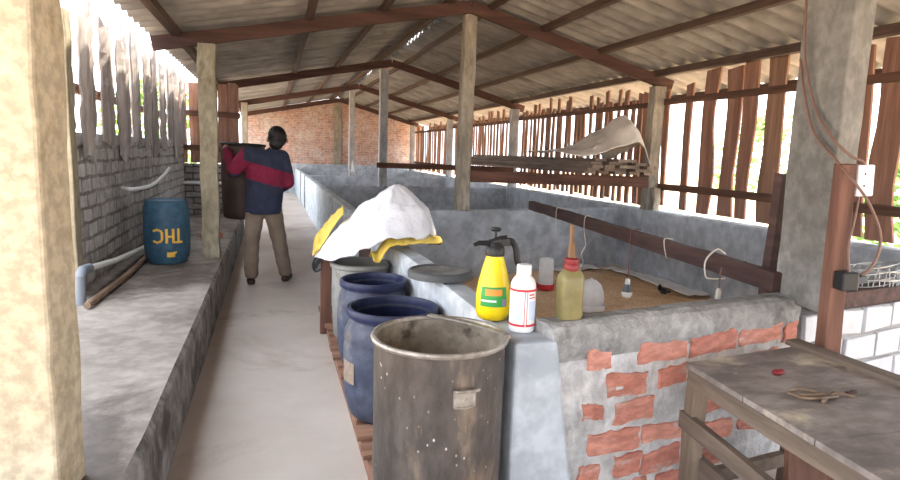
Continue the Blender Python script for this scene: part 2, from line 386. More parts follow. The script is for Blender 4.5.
# low plastered pen walls (each polyline is the outer face; thickness to one side)
def lowwall(name, p0, p1, t, h, mats, n=14, rough=.006, top=True, seed=0, z0=-.08):
    p0 = V((*p0, 0)); p1 = V((*p1, 0)); d = (p1-p0).normalized(); nn = V((-d.y, d.x, 0))*t
    b = MB(); L = (p1-p0).length; prev = None
    for i in range(n+1):
        c = p0.lerp(p1, i/n)
        r = lambda k: rough*noise.noise(V((i*.9+seed*7, k*3.1, seed)))
        e = min(.02, abs(t)*.2)
        ring = [c+V((0,0,z0)), c+V((0,0,h-e+r(1))), c+nn.normalized()*e*1+V((0,0,h+r(2))), c+nn-nn.normalized()*e+V((0,0,h+r(3))), c+nn+V((0,0,h-e+r(4))), c+nn+V((0,0,z0))]
        ring = [b.bm.verts.new(q) for q in ring]
        if prev:
            for k in range(6):
                f = b.bm.faces.new((prev[k], prev[(k+1)%6], ring[(k+1)%6], ring[k])); f.material_index = 1 if k in (1, 2, 3) and top else 0
        else: b.bm.faces.new(ring[::-1])
        prev = ring
    b.bm.faces.new(prev)
    return struct(b.build(name, mats))
PW = [M['pen'], M['pen_white']]
WT = .81; WL = .757
lowwall('wall_pen_left', (.868, 2.10), (.83, 5.3), -.15, WL, [M['pen_white'], M['pen_white']], 12)
lowwall('wall_pen_left.001', (.79, 6.0), (.765, 15.2), -.13, WT, [M['pen_white'], M['pen_white']], 30, seed=2)
lowwall('wall_pen_left.002', (.755, 15.6), (.75, 17.2), -.13, WT, [M['pen_white'], M['pen_white']], 6, seed=3)
lowwall('wall_pen_left.003', (.74, 17.6), (.73, 20.86), -.13, WT, [M['pen_white'], M['pen_white']], 8, seed=4)
lowwall('wall_pen_right', (4.67, 2.2), (4.67, 20.86), .23, .84, PW, 40, seed=5)
lowwall('wall_pen_cross', (.93, 6.42), (4.66, 7.22), .12, WT, PW, 14, seed=6)
lowwall('wall_pen_cross.001', (.91, 11.3), (4.66, 11.3), .12, WT, PW, 14, seed=7)
lowwall('wall_pen_cross.002', (.90, 15.75), (4.66, 15.75), .12, WT, PW, 14, seed=8)
# flush boards in the two door slots of the long left pen wall
for k, (y0, y1) in enumerate(((5.3, 6.0), (15.2, 15.6), (17.2, 17.6))):
    b = MB(); b.box(.82, .85, y0+.004, y1-.004, 0, .74)
    tag(b.build('slot_board', M['dark_wood']), ['dark board closing the pen wall slot behind the sacks', 'dark board in the first far slot of the long white pen wall', 'dark board in the farthest slot of the long white pen wall'][k], 'board', 'boards closing slots in the pen wall')

# front pen wall: rough mortar with broken brick courses showing; end of left wall is smooth plaster
A = V((1.02, 2.05, 0)); B = V((2.40, 2.30, 0)); fd = (B-A).normalized(); fn = V((fd.y, -fd.x, 0))   # fn points to the camera
def fw(u, z, out=0): return A + fd*u + fn*out + V((0, 0, z))
b = MB(); N = 40; L = 1.46
rows = []
for i in range(N+1):
    u = L*i/N; ring = []
    prof = [(0, -.08), (0, .30), (.004, .52), (.0, .66), (.012, .70), (.016, .76), (-.004, .80), (-.03, .815), (-.07, .815), (-.115, .812), (-.145, .79), (-.15, .70), (-.15, .3), (-.15, -.08)]
    for k, (o, z) in enumerate(prof):
        j = .012*noise.noise(V((u*9, z*9, k*.5))) + .006*noise.noise(V((u*30, z*30, k)))
        ring.append(b.bm.verts.new(fw(u, z + (j*.7 if 3 < k < 11 else 0), o+j)))
    if rows:
        pv = rows[-1]
        for k in range(len(prof)-1):
            f = b.bm.faces.new((pv[k], ring[k], ring[k+1], pv[k+1])); f.material_index = 0 if 3 <= k <= 10 else (1 if k < 3 else 4)
    rows.append(ring)
b.bm.faces.new(rows[0][::-1]); b.bm.faces.new(rows[-1])
# bricks: [u0, u1, z0, z1] broken rectangles standing proud of the mortar
BR = [(.18,.29,.61,.70,2), (.44,.72,.60,.69,2), (.74,1.04,.60,.70,3), (1.05,1.35,.61,.705,2), (1.37,1.46,.60,.70,3),
      (.28,.50,.474,.58,2), (.57,.74,.487,.575,3), (.16,.27,.398,.47,3), (.33,.55,.355,.46,2), (.20,.48,.23,.335,2), (.50,.74,.24,.32,2),
      (.35,.50,.114,.215,3), (.51,.73,.10,.20,3), (.16,.27,.13,.205,2), (.84,1.07,.32,.43,3), (.86,1.06,.18,.27,2), (1.12,1.40,.33,.43,2), (1.1,1.36,.18,.28,3),
      (.80,1.02,.48,.57,2), (1.06,1.34,.48,.575,3), (.30,.55,-.01,.085,2), (.60,.84,-.01,.08,3), (.80,1.0,.06,.15,3)]
for q, (u0, u1, z0, z1, mi) in enumerate(BR):
    r2 = random.Random(q+50); pts = []
    def lane(p, q2, n):
        for k in range(n):
            t = k/n; pts.append((p[0]+(q2[0]-p[0])*t + r2.uniform(-.009, .009), p[1]+(q2[1]-p[1])*t + r2.uniform(-.007, .007)))
    sl = .012*r2.uniform(-1, 1)
    lane((u0, z0-sl), (u1, z0+sl), 7); lane((u1, z0+sl), (u1, z1+sl), 3); lane((u1, z1+sl), (u0, z1-sl), 7); lane((u0, z1-sl), (u0, z0-sl), 3)
    base = [b.bm.verts.new(fw(u, z, -.012)) for u, z in pts]; top = [b.bm.verts.new(fw(u + (.5*(u0+u1)-u)*.03, z + (.5*(z0+z1)-z)*.08, .011)) for u, z in pts]
    m = len(pts)
    for k in range(m):
        f = b.bm.faces.new((base[k], base[(k+1)%m], top[(k+1)%m], top[k])); f.material_index = mi
    f = b.bm.faces.new(top); f.material_index = mi
struct(b.build('wall_front', [M['mortar'], M['mortar_white'], M['redbrick'], M['redbrick2'], M['pen']]))
# plaster corner joining front wall and left pen wall
b = MB(); b.hexa([(.864, 2.03, -.08), (1.17, 2.03, -.08), (1.17, 2.2, -.08), (.867, 2.26, -.08), (.864, 2.03, WL+.002), (1.035, 2.03, WL+.002), (1.07, 2.2, WL+.002), (.867, 2.26, WL+.002)]); struct(b.build('wall_front_corner', M['pen'], bevel=.014))
# whitewashed block wall to the right of the pillar
b = MB(); C0 = V((2.55, 2.36, 0)); C1 = V((4.66, 2.76, 0)); cd = (C1-C0).normalized(); cn = V((cd.y, -cd.x, 0))
b.mi = 1; q = [C0, C1, C1-cn*.14, C0-cn*.14]; b.prism([(p.x, p.y) for p in q], -.08, .70)
b.mi = 0; z = -.06; row = 0
while z < .68:
    h = .155; u = -.0 - (.16 if row % 2 else 0)
    while u < 2.1:
        w = rnd.uniform(.24, .33); u0 = max(u+.012, .01); u1 = min(u+w-.012, 2.12); o = rnd.uniform(.012, .022)
        if u1-u0 > .05:
            P = lambda a, zz, oo: C0+cd*a+cn*oo+V((0,0,zz))
            j = lambda: rnd.uniform(-.012, .012)
            z0, z1 = z+.01, min(z+h-.01, .70)
            b.hexa([P(u0+j(),z0+j(),o), P(u1+j(),z0+j(),o), P(u1,z0,-.02), P(u0,z0,-.02), P(u0+j(),z1+j(),o), P(u1+j(),z1+j(),o), P(u1,z1,-.02), P(u0,z1,-.02)])
        u += w
    z += h; row += 1
struct(b.build('wall_front_right', [M['white_block'], M['joint']], bevel=.006))

# roof: two slopes of corrugated sheet, a slit of daylight left along most of the ridge
def slope(x0, x1, y0, y1):
    b = MB(); ny = int((y1-y0)/.025)
    def fnc(u, v):
        x = x0+(x1-x0)*u; y = y0+(y1-y0)*v
        return (x, y, roofz(x)+.034*math.sin(2*PI*y/.24)+.004*noise.noise(V((x, y*.7, 0))))
    b.grid(fnc, 8, ny); return b
struct(slope(-1.16, 2.07, -6.5, 21.0).build('ceiling', M['roof'], smooth='all', thick=.008))  # both slopes: unseen length behind the camera added to dim the foreground
struct(slope(2.125, 5.35, -6.5, 21.0).build('ceiling.001', M['roof'], smooth='all', thick=.008))
RC = [(-6.4, 4.6, 'over the front of the pen'), (5.4, 9.2, 'past the tallest grey post'), (10.1, 13.9, 'over the middle of the shed'), (14.6, 18.2, 'toward the back of the shed'), (18.9, 21.0, 'against the brick gable')]
for y0, y1, w in RC:
    b = MB(); b.grid(lambda u, v: (2.1+.2*(u-.5), y0+(y1-y0)*v, 3.262-.04*abs(2*u-1)+.01*math.sin(v*40)), 4, 60)
    tag(b.build('ridge_cap', M['roof'], smooth='all', thick=.006), 'grey roof ridge cap sheet ' + w, 'ridge cap', 'ridge caps')

# ------------------------------------------------------------------ roof timber
TY = [2.42, 6.635, 11.265, 15.71, 20.3]
TN = ['nearest the camera', 'meeting the tall grey post', 'meeting the pale square post', 'meeting the thin far post', 'just before the brick gable']
for i, y in enumerate(TY):
    dz = -.155
    b = MB(); b.beam((-1.10 if i < 2 else -.92, y, roofz(-1.1 if i < 2 else -.92)+dz), (2.10, y, roofz(2.1)+dz), .05, .13, 8, .004, i)
    tag(b.build('rafter', M['rafter']), 'dark red rafter on the left roof slope, ' + TN[i], 'rafter', 'rafters')
    b = MB(); b.beam((2.108, y, roofz(2.1)+dz), (4.72, y, roofz(4.72)+dz), .05, .13, 8, .004, i+20)
    tag(b.build('rafter', M['rafter']), 'dark red rafter on the right roof slope, ' + TN[i], 'rafter', 'rafters')
for i, (x, w, h, lab) in enumerate([(-.88, .07, .08, 'dark rough purlin nearest the left eave'), (.38, .07, .07, 'dark rough purlin midway up the left roof slope'), (1.12, .06, .07, 'crooked dark purlin high on the left roof slope'),
                        (1.86, .07, .075, 'dark ridge purlin just left of the daylight slit'), (2.34, .06, .07, 'thin ridge purlin just right of the daylight slit'), (2.98, .07, .075, 'dark purlin high on the right roof slope'),
                        (3.72, .07, .075, 'dark purlin midway down the right roof slope'), (4.5, .08, .085, 'dark purlin above the picket fence at the right eave')]):
    b = MB(); zc = roofz(x)-.042-h/2
    jit = .02 if i in (1, 2, 3, 4) else .008
    b.beam((x, -6.4, zc), (x, 20.85, zc), w, h-.008, 36, jit*.6, 40+i)
    tag(b.build('purlin', M['purlin']), lab, 'purlin', 'purlins')
b = MB(); b.beam((5.28, -6.4, roofz(5.28)-.08), (5.28, 20.9, roofz(5.28)-.08), .04, .10, 10, .004, 3)
tag(b.build('eave_board', M['purlin']), 'board along the outer edge of the right eave, beyond the fence', 'board')

# ------------------------------------------------------------------ posts and pillars
def post(name, x, y, z0, z1, w, d, mat, label, cat='post', jit=.006, lean=(0, 0), seed=0, bevel=.008, group=None, rot=0):
    b = MB(); b.beam((0, 0, 0), (lean[0], lean[1], z1-z0), w, d, 10, jit, seed, up=(math.sin(rot), math.cos(rot), 0))
    o = b.build(name, mat, bevel=bevel); o.location = (x, y, z0); return tag(o, label, cat, group)
# near left pillar with four corners
b = MB(); q0 = [(-.90, 2.0), (-.635, 2.0), (-.612, 2.2), (-.90, 2.2)]
b.prism(q0, 0, 2.25)
bmesh.ops.subdivide_edges(b.bm, edges=[e for e in b.bm.edges if abs(e.verts[0].co.z-e.verts[1].co.z) > 1], cuts=24)
for v in b.bm.verts:
    v.co.x += .010*noise.noise(v.co*6); v.co.y += .008*noise.noise(v.co*6+V((5, 5, 5)))
o = b.build('pillar', M['pillar_warm'], bevel=.012); o.location = (0, 0, .333); tag(o, 'sandy concrete pillar standing on the ledge nearest the camera', 'pillar')
# right grey pillar on the front wall
b = MB(); q0 = [(2.385, 2.13), (2.60, 2.21), (2.68, 2.53), (2.46, 2.47)]
b.prism(q0, 0, 2.03)
bmesh.ops.subdivide_edges(b.bm, edges=[e for e in b.bm.edges if abs(e.verts[0].co.z-e.verts[1].co.z) > 1], cuts=20)
for v in b.bm.verts:
    v.co.x += .007*noise.noise(v.co*5); v.co.y += .006*noise.noise(v.co*5+V((5, 5, 5)))
o = b.build('pillar', M['pillar_grey'], bevel=.01); o.location = (0, 0, .78); tag(o, 'grey concrete pillar rising from the end of the brick pen wall', 'pillar')
post('post', -.60, 6.55, .325, 2.43, .165, .13, M['post_yellow'], 'mossy yellowish post on the ledge beside the blue drum', seed=1)
post('post', -.64, 11.1, .333, 2.50, .13, .12, M['post_grey'], 'grey post on the ledge behind the walking man', seed=2)
post('post', -.62, 15.6, 0, 2.50, .14, .12, M['post_grey'], 'far grey post on the left under the third truss', seed=3)
post('post', 2.10, 6.735, WT-.01, 2.99, .15, .14, M['post_grey'], 'tall grey ridge post nearest the white sack, on the pen wall', seed=4, jit=.012, lean=(.02, 0), bevel=.02)
post('post', 1.98, 11.36, WT-.01, 2.945, .15, .13, M['post_pale'], 'pale square ridge post with a bracket on its head', seed=5, jit=.002)
post('post', 1.95, 15.81, WT-.01, 2.99, .14, .13, M['post_pale'], 'thin far ridge post with a splash of white paint', seed=6, jit=.002)
for i, (y, lab) in enumerate(((6.62, 'grey post at the right pen wall holding up the plank rack'), (11.2, 'pale post in the picket fence behind the plank stack'), (15.7, 'far pale post in the picket fence'), (20.2, 'farthest post in the picket fence by the brick gable'))):
    post('post', 4.51, y, .835, roofz(4.50)-.23, .15, .14, M['post_grey'] if i == 0 else M['post_pale'], lab, seed=8+i)
o = [q for q in bpy.data.objects if q.get('label', '').startswith('thin far ridge post')][0]
b = MB(); r9 = random.Random(4); pts = []
for k in range(26):
    a = 2*PI*k/26; rr = (.16 if k % 2 else .09)*r9.uniform(.6, 1.3); pts.append((1.97+rr*math.cos(a)*.42, 1.03+rr*math.sin(a)*1.1))
v0 = [b.bm.verts.new((x, 15.738, z)) for x, z in pts]; v1 = [b.bm.verts.new((x, 15.742, z)) for x, z in pts]
b.bm.faces.new(v0); b.bm.faces.new(v1[::-1])
for k in range(26): b.bm.faces.new((v0[k], v0[(k+1) % 26], v1[(k+1) % 26], v1[k]))
b.build('paint_splash', M['white'], o)
b = MB(); b.ball((1.985, 11.35, 3.0), (.10, .09, .06), 2); tag(b.build('post_head_block', M['redbrick2'], smooth=True), 'pinkish lump of brick and mortar on the head of the pale ridge post', 'block')
post('door_post', -1.44, 4.93, .333, 2.35, .2, .14, M['post_yellow'], 'worn plastered post at the near end of the left brick wall', seed=15)
# cross rails carrying the plank rack
b = MB(); b.beam((2.18, 6.69, 1.20), (4.43, 6.56, 1.18), .05, .13, 4, .003, 60); tag(b.build('rack_beam', M['rail_x']), 'brown rail across the pen under the plank stack, from the tall grey post', 'rail', 'rack rails')
b = MB(); b.beam((1.85, 11.26, 1.20), (4.50, 11.12, 1.18), .05, .10, 4, .003, 61); tag(b.build('rack_beam', M['rail_x']), 'dark red rail reaching right from the pale square ridge post', 'rail', 'rack rails')
post('rack_prop', 4.52, 6.50, .835, 1.115, .09, .08, M['post_grey'], 'short grey prop under the right end of the plank rack', 'prop', seed=33)

# ------------------------------------------------------------------ picket fence (right)
def picket(mb, y0, z0, z1, w, x, rndm, lean=0):
    n = 7; pr = None; cx = rndm.uniform(-.012, .012)
    for i in range(n+1):
        t = i/n; z = z0+(z1-z0)*t
        c = y0+lean*t + .25*w*noise.noise(V((y0*5, t*2.2, 1))); ww = w*(1+.30*noise.noise(V((y0*3, t*2.6, 7))))/2
        dz = rndm.uniform(-.03, .03) if i == n else 0
        ring = [mb.bm.verts.new(p) for p in ((x+cx, c-ww, z), (x+cx+.022, c-ww, z), (x+cx+.022, c+ww, z+dz), (x+cx, c+ww, z+dz))]
        if pr:
            for k in range(4): mb.bm.faces.new((pr[k], pr[(k+1)%4], ring[(k+1)%4], ring[k]))
        else: mb.bm.faces.new(ring[::-1])
        pr = ring
    mb.bm.faces.new(pr)
def fence(y0, y1, label, spots, rails):
    t = thing('picket_fence', (4.60, (y0+y1)/2, .84), label, 'fence', 'fence sections along the right pen wall')
    for k, (zc, h) in enumerate(rails):
        b = MB(); b.beam((4.585, y0, zc), (4.585, y1, zc+.01), .035, h, 6, .004, k+int(y0)); b.build('rail', M['rail'], t)
    r = random.Random(int(y0*10))
    for (y, w, z0, z1, ln) in spots:
        b = MB(); picket(b, y, z0, z1, w, 4.61, r, ln); b.build('picket', M['picket'] if r.random() < .62 else M['picket_b'], t)
    return t
near = [(6.52,.10,.90,2.30,.03), (6.11,.11,.88,2.34,.02), (5.77,.20,.87,2.46,-.01), (5.42,.20,.88,2.44,0), (5.16,.17,.88,2.50,.02), (4.85,.23,.87,2.47,.03), (4.52,.15,.88,2.42,0),
        (3.88,.13,.88,2.42,.08), (3.66,.24,.87,2.44,.04), (4.22, .12, .88, 2.38, 0), (3.30,.2,.88,2.42,.02), (2.98,.2,.88,2.40,0)]
fence(2.85, 6.60, 'section of wide wavy red-brown pickets nearest the camera, beside the grey pillar', near, [(1.12, .08), (2.14, .07)])
r = random.Random(5)
def dense(y0, y1, sp, hi):
    out = []; y = y0+.06
    while y < y1-.03:
        w = r.uniform(.065, .115); out.append((y, w, .86+r.uniform(0, .05), hi+r.uniform(-.13, .13), r.uniform(-.05, .05))); y += sp*r.uniform(.8, 1.2)
    return out
fence(6.72, 11.12, 'section of narrow pickets behind the plank stack and tarp', dense(6.72, 11.12, .16, 2.30), [(1.12, .06), (2.14, .06)])
fence(11.3, 15.62, 'section of narrow pickets right of the tall grey ridge post, beyond the plank stack', dense(11.3, 15.62, .17, 2.28), [(1.12, .06), (2.12, .06)])
fence(15.78, 20.1, 'farthest section of thin pickets next to the brick gable', dense(15.78, 20.1, .18, 2.26), [(1.12, .06), (2.1, .06)])

# ------------------------------------------------------------------ left slab boards and end fence
t = thing('slab_board_screen', (-1.40, 7.5, 1.4), 'screen of ragged grey slab boards nailed above the left brick wall', 'board screen')
b = MB(); b.beam((-1.455, 4.5, 1.85), (-1.455, 10.85, 1.85), .05, .07, 8, .006, 77); b.build('rail', M['rail'], t)
r = random.Random(21); y = 4.9; k = 0
while y < 10.8:
    w = r.uniform(.20, .42); z0 = r.uniform(1.26, 1.55); z1 = r.uniform(2.35, 2.75)
    if k == 0: w, z0, z1 = .26, 1.24, 2.0
    b = MB(); n = 16; m = 4; x = -1.405+.05*(k % 2)+r.uniform(-.012, .012); prev = None; ph = r.uniform(0, 50)
    for i in range(n+1):
        tt = i/n; row = []
        for j in range(m+1):
            s = j/m; taper = 1-.2*max(0, tt-.35)*(.6+r.random()*.5)
            yy = y+w/2+(s-.5)*w*taper + .02*noise.noise(V((tt*4, ph, 0)))+ (.012*noise.noise(V((tt*14, s*3+ph, 2))) if j in (0, m) else 0)
            zz = z0+(z1-z0)*tt + (r.uniform(-.05, .05) if i in (0, n) else 0)
            xx = x + .035*math.sin(PI*s) + .02*noise.noise(V((s*5+ph, tt*9, 3)))
            row.append(b.bm.verts.new((xx, yy, zz)))
        if prev:
            for j in range(m): b.bm.faces.new((prev[j], prev[j+1], row[j+1], row[j]))
        prev = row
    b.build('slab_board', M['slab'] if r.random() < .6 else M['slab_b'], t, thick=.018)
    y += w*r.choice((.84, .92, .98, 1.08)); k += 1
t = thing('board_fence', (-.98, 10.92, 1.16), 'short fence of red-brown boards above the brick wall behind the blue drum', 'fence')
for zc in (1.42, 1.98):
    b = MB(); b.beam((-1.5, 10.87, zc), (-.50, 10.87, zc-.02), .04, .09, 4, .004, int(zc*10)); b.build('rail', M['rail_x'], t)
r = random.Random(9); x = -1.46
for w in (.13, .19, .12, .20, .10):
    b = MB(); b.beam((x+w/2, 10.915, 1.17), (x+w/2+r.uniform(-.02, .02), 10.915, 2.46), w, .022, 6, .005, int(w*100), up=(0, 1, 0)); b.build('board', M['picket'], t); x += w+r.uniform(.03, .07)
# ------------------------------------------------------------------ drums and barrels on the pallet
t = thing('pallet', (.62, 3.6, 0), 'long low wooden pallet under the row of barrels', 'pallet')
for k, x in enumerate((.425, .60, .775)):
    b = MB(); b.beam((x, 1.75, .035), (x+(.01 if k == 0 else -.01), 5.3, .035), .06, .07, 6, .004, k); b.build('runner', M['pallet'], t)
y = 1.8; k = 0
while y < 5.25:
    b = MB(); w = rnd.uniform(.10, .16); b.beam((.385+rnd.uniform(-.01, .02), y+w/2, .083), (.815, y+w/2, .083), w, .024, 3, .003, k); b.build('deck_board', M['pallet'], t); y += w+rnd.uniform(.05, .10); k += 1
ZP = .096
def barrel(prof_out, prof_in, c, n=40): pass
# big tin drum
c = (.598, 2.13, ZP)
t = thing('tin_drum', c, 'big stained open tin drum in front, nearest the camera', 'drum')
b = MB(); R = .245; Ht = .675
b.mi = 0; b.lathe([(0, 0), (R-.008, 0), (R, .012), (R-.002, .10), (R+.001, .2), (R-.001, .4), (R+.001, .55), (R, Ht-.03), (R, Ht)], c, 56)
b.mi = 1; b.lathe([(R, Ht), (R-.008, Ht), (R-.009, .5), (R-.01, .3), (R-.012, .02), (0, .018)], c, 56)
bmesh.ops.remove_doubles(b.bm, verts=b.bm.verts, dist=.0003)
b.build('body', [M['metal_drum'], M['metal_in']], t, smooth=50)
b = MB(); b.tube([(c[0]+(R+.002)*math.cos(a), c[1]+(R+.002)*math.sin(a), c[2]+Ht+.004) for a in [2*PI*k/64 for k in range(64)]], .011, 8, True)
b.build('rim', M['metal_rim'], t, smooth=True)
def onside(a, r, z): return V((c[0]+r*math.cos(a), c[1]+r*math.sin(a), c[2]+z))
a0 = math.radians(-84)
b = MB(); da = .15
pl = [onside(a0-da, R+.002, .555), onside(a0-da*.95, R+.03, .565), onside(a0, R+.036, .567), onside(a0+da*.95, R+.03, .565), onside(a0+da, R+.002, .555)]
b.tube(bez(pl, 6), .006, 8)
for zz, hh in ((.54, 0),):
    for s in (-1, 1): b.tube([onside(a0+s*da, R+.003, .56), onside(a0+s*da, R+.003, .50)], .005, 6)
b.tube([onside(a0-da, R+.003, .50), onside(a0, R+.006, .497), onside(a0+da, R+.003, .50)], .005, 6)
b.grid(lambda u, v: onside(a0+da*(2*u-1), R+.005, .50+.058*v), 6, 2)
b.build('lug_handle', M['metal_rim'], t, smooth=True)
b = MB(); pa_, pb_ = V((c[0]+R*math.cos(1.5), c[1]+R*math.sin(1.5), c[2]+Ht+.018)), V((c[0]+(R+.004)*math.cos(-.30), c[1]+(R+.004)*math.sin(-.30), c[2]+Ht+.018))
pts = [pa_.lerp(pb_, k/12)+V((.012*math.sin(PI*k/12), .006*math.sin(PI*k/12), .004*math.sin(PI*k/12))) for k in range(13)]
for p_, q_ in zip(pts, pts[1:]): b.beam(p_, q_, .026, .007)
b.lathe([(0, 0), (.018, 0), (.018, .012), (0, .012)], tuple(pb_-V((0, 0, .012))), 12)
bmesh.ops.remove_doubles(b.bm, verts=b.bm.verts, dist=.002)
b.build('bail_handle', M['metal_rim'], t, smooth=40)

def plastic_barrel(c, R, h, label, name, mats, lab_panel=False, neck=True):
    t = thing(name, c, label, 'barrel', 'barrels standing on the pallet')
    b = MB()
    o = [(0, 0), (R*.82, 0), (R*.88, .015), (R*.93, .06), (R*.99, h*.22), (R*1.0, h*.3), (R*.975, h*.33), (R*1.0, h*.36), (R*1.01, h*.55), (R*1.0, h*.66), (R*.975, h*.69), (R*1.0, h*.72), (R*.97, h*.80), (R*.88, h*.885), (R*.84, h*.90), (R*.84, h*.925)]
    b.lathe(o, c, 44, mids=[0]*20)
    b.build('body', mats, t, smooth=60)
    b = MB()
    b.lathe([(R*.84, h*.92), (R*.93, h*.92), (R*.95, h*.935), (R*.95, h*.985), (R*.93, h), (R*.87, h), (R*.855, h*.985), (R*.85, h*.9), (R*.95, h*.75), (R*.97, h*.4), (R*.9, .06), (R*.7, .02), (0, .02)], c, 44)
    b.build('rim', [M['blue']], t, smooth=50)
    return t
t = plastic_barrel((.595, 3.04, ZP), .25, .565, 'open dusty blue plastic barrel right behind the big tin drum', 'barrel', [M['blue_dusty']])
b = MB(); cc = V((.595, 3.04, ZP))
b.grid(lambda u, v: (cc.x+.255*math.cos(math.radians(186+26*u)), cc.y+.255*math.sin(math.radians(186+26*u)), cc.z+.20+.11*v), 8, 3)
b.build('paper_label', M['plank_end'], t)
plastic_barrel((.615, 3.80, ZP), .225, .55, 'second open blue barrel, between the dusty blue one and the sack-covered one', 'barrel', [M['blue_dusty']])
# grey barrel under the sacks
c = (.615, 4.42, ZP)
t = thing('barrel', c, 'plain grey barrel buried under the white and yellow sacks', 'barrel', 'barrels standing on the pallet')
b = MB(); R = .205; b.lathe([(0, 0), (R*.9, 0), (R*.94, .02), (R, .3), (R, .51), (R+.012, .52), (R+.012, .545), (R-.005, .55), (R-.015, .5), (R-.03, .03), (0, .03)], c, 40)
b.build('body', M['grey_barrel'], t, smooth=50)
# grey lid on the pen wall
c = (.90, 3.24, WL+.006)
t = thing('barrel_lid', c, 'round grey barrel lid lying on top of the pen wall', 'lid')
b = MB(); R = .182; b.lathe([(R-.02, 0), (R, .004), (R+.002, .03), (R-.004, .042), (R-.018, .046), (R-.026, .038)], c, 44); b.build('rim', M['lid_rim'], t, smooth=50)
b = MB(); b.lathe([(0, .004), (R-.02, .004), (R-.024, .036), (R-.06, .034), (R-.07, .030), (0, .030)], c, 44); b.build('disc', M['lid'], t, smooth=50)

# ------------------------------------------------------------------ sacks on the grey barrel
def cloth(name, fn, nu, nv, mat, label, cat, thick=.006, loc=None, group=None):
    b = MB(); b.grid(fn, nu, nv); o = b.build(name, mat, smooth='all', thick=thick, loc=loc)
    return tag(o, label, cat, group)
def crease(p, s, seed):
    n1 = noise.noise(V((p[0]*s, p[1]*s, seed))); n2 = noise.noise(V((p[0]*s*2.3+4, p[1]*s*2.3, seed+3)))
    return (1-2*abs(n1))*.6+(1-2*abs(n2))*.4
def white_fn(u, v):
    # radial cloth: u runs round, v from the top outwards
    a = 2*PI*u; px, py = .87, 4.46
    ex = .40*(1+.10*math.cos(2*a+.5)+.05*math.sin(5*a)); ey = .30
    # footprint centre shifts left as it spreads
    cx = px+(.72-px)*v; cy = py+(4.40-py)*v
    k = v**.85
    x = cx+ex*k*math.cos(a)*(1.0+(-.04 if math.cos(a) < 0 else .06)); y = cy+ey*k*math.sin(a)
    right = math.cos(a)
    fall = .30*v**1.6*(1-.25*right) + .19*v*max(0, -right)**.8*(1-v*.4) + (.10*max(0, right)*max(0, v-.75)*4*.6)
    z = 1.155-fall-(.04*v) + .05*math.exp(-(v/.22)**2) + .046*crease((x*1.0, y, 0), 4.5, 2)*min(1, v*4) + .024*crease((x, y, 0), 10, 4)*min(1, v*3)
    lo = .67 if x < .74 else (.67+(x-.74)/.05*.115 if x < .79 else .785)
    return (x, y, max(z, lo+.02*noise.noise(V((x*6, y*6, 0)))) if v > .5 else z)
cloth('sack', white_fn, 72, 26, M['sack_white'], 'heaped white woven sack over the grey barrel', 'sack')
def yl(u, v):
    x = .30+.22*u; y = 4.66-.12*v+.10*math.sin(u*3)
    z = .77+.26*u-.08*v*(1+.4*math.sin(u*5)) + .02*crease((u*2, v*1.5, 0), 2.4, 6)
    return (x - .03*v, y-.16*v, z)
cloth('sack', yl, 26, 12, M['sack_yellow'], 'yellow printed sack hanging at the left of the white sack', 'sack')
def yr(u, v):
    x = .66+.50*u; y = 4.08+.22*v+.05*u
    z = max(.69, min(.80, .69+(x-.70)*1.5))+.01*u+.05*math.sin(PI*v)*(1-.4*u)+.018*crease((u*2, v, 0), 3, 9)
    return (x, y, z)
cloth('sack', yr, 26, 10, M['sack_yellow'], 'flattened yellow sack under the right side of the white sack', 'sack')
b = MB(); b.tube(bez([(1.02, 4.42, .80), (1.12, 4.38, .79), (1.21, 4.36, .785)], 5), .016, 8); tag(b.build('stick', M['cork_wood'], smooth=True), 'stub of a pale stick poking out of the yellow sack', 'stick')
# bits beside it
b = MB(); b.beam((.395, 4.78, ZP-.09), (.40, 4.78, .60), .085, .035, 5, .003, 4, up=(0, 1, 0)); tag(b.build('plank', M['timber'], bevel=.004), 'reddish plank standing upright beside the grey barrel', 'plank')
b = MB(); b.tube(bez([(.40, 4.72, .72), (.34, 4.74, .66), (.30, 4.76, .58), (.31, 4.75, .52), (.35, 4.74, .53)], 6), [.008]*25, 6)
b.grid(lambda u, v: (.40-.10*u+.02*v, 4.735+.01*u, .72-.16*u-.03*v), 4, 2)
tag(b.build('metal_strap', M['black'], thick=.006), 'dark bent strap hanging off the sacks over the walkway', 'strap')
PZ = WL
t = thing('pump', (.90, 5.0, WL), 'small dark red machine with a black hose loop on the pen wall behind the sacks', 'pump')
b = MB(); b.ball((.90, 5.0, WL+.10), (.075, .09, .07), 2); b.beam((.90, 4.94, WL+.10), (.90, 4.86, WL+.12), .06, .06); b.box(.84, .96, 4.93, 5.07, WL, WL+.05); b.build('body', M['pump_red'], t, smooth=True)
b = MB(); b.tube(bez([(.80, 5.02, WL+.05), (.74, 5.04, WL+.16), (.78, 5.05, WL+.27), (.88, 5.04, WL+.315), (.97, 5.02, WL+.27), (.985, 5.0, WL+.17)], 8), .016, 8); b.build('hose', M['black'], t, smooth=True)

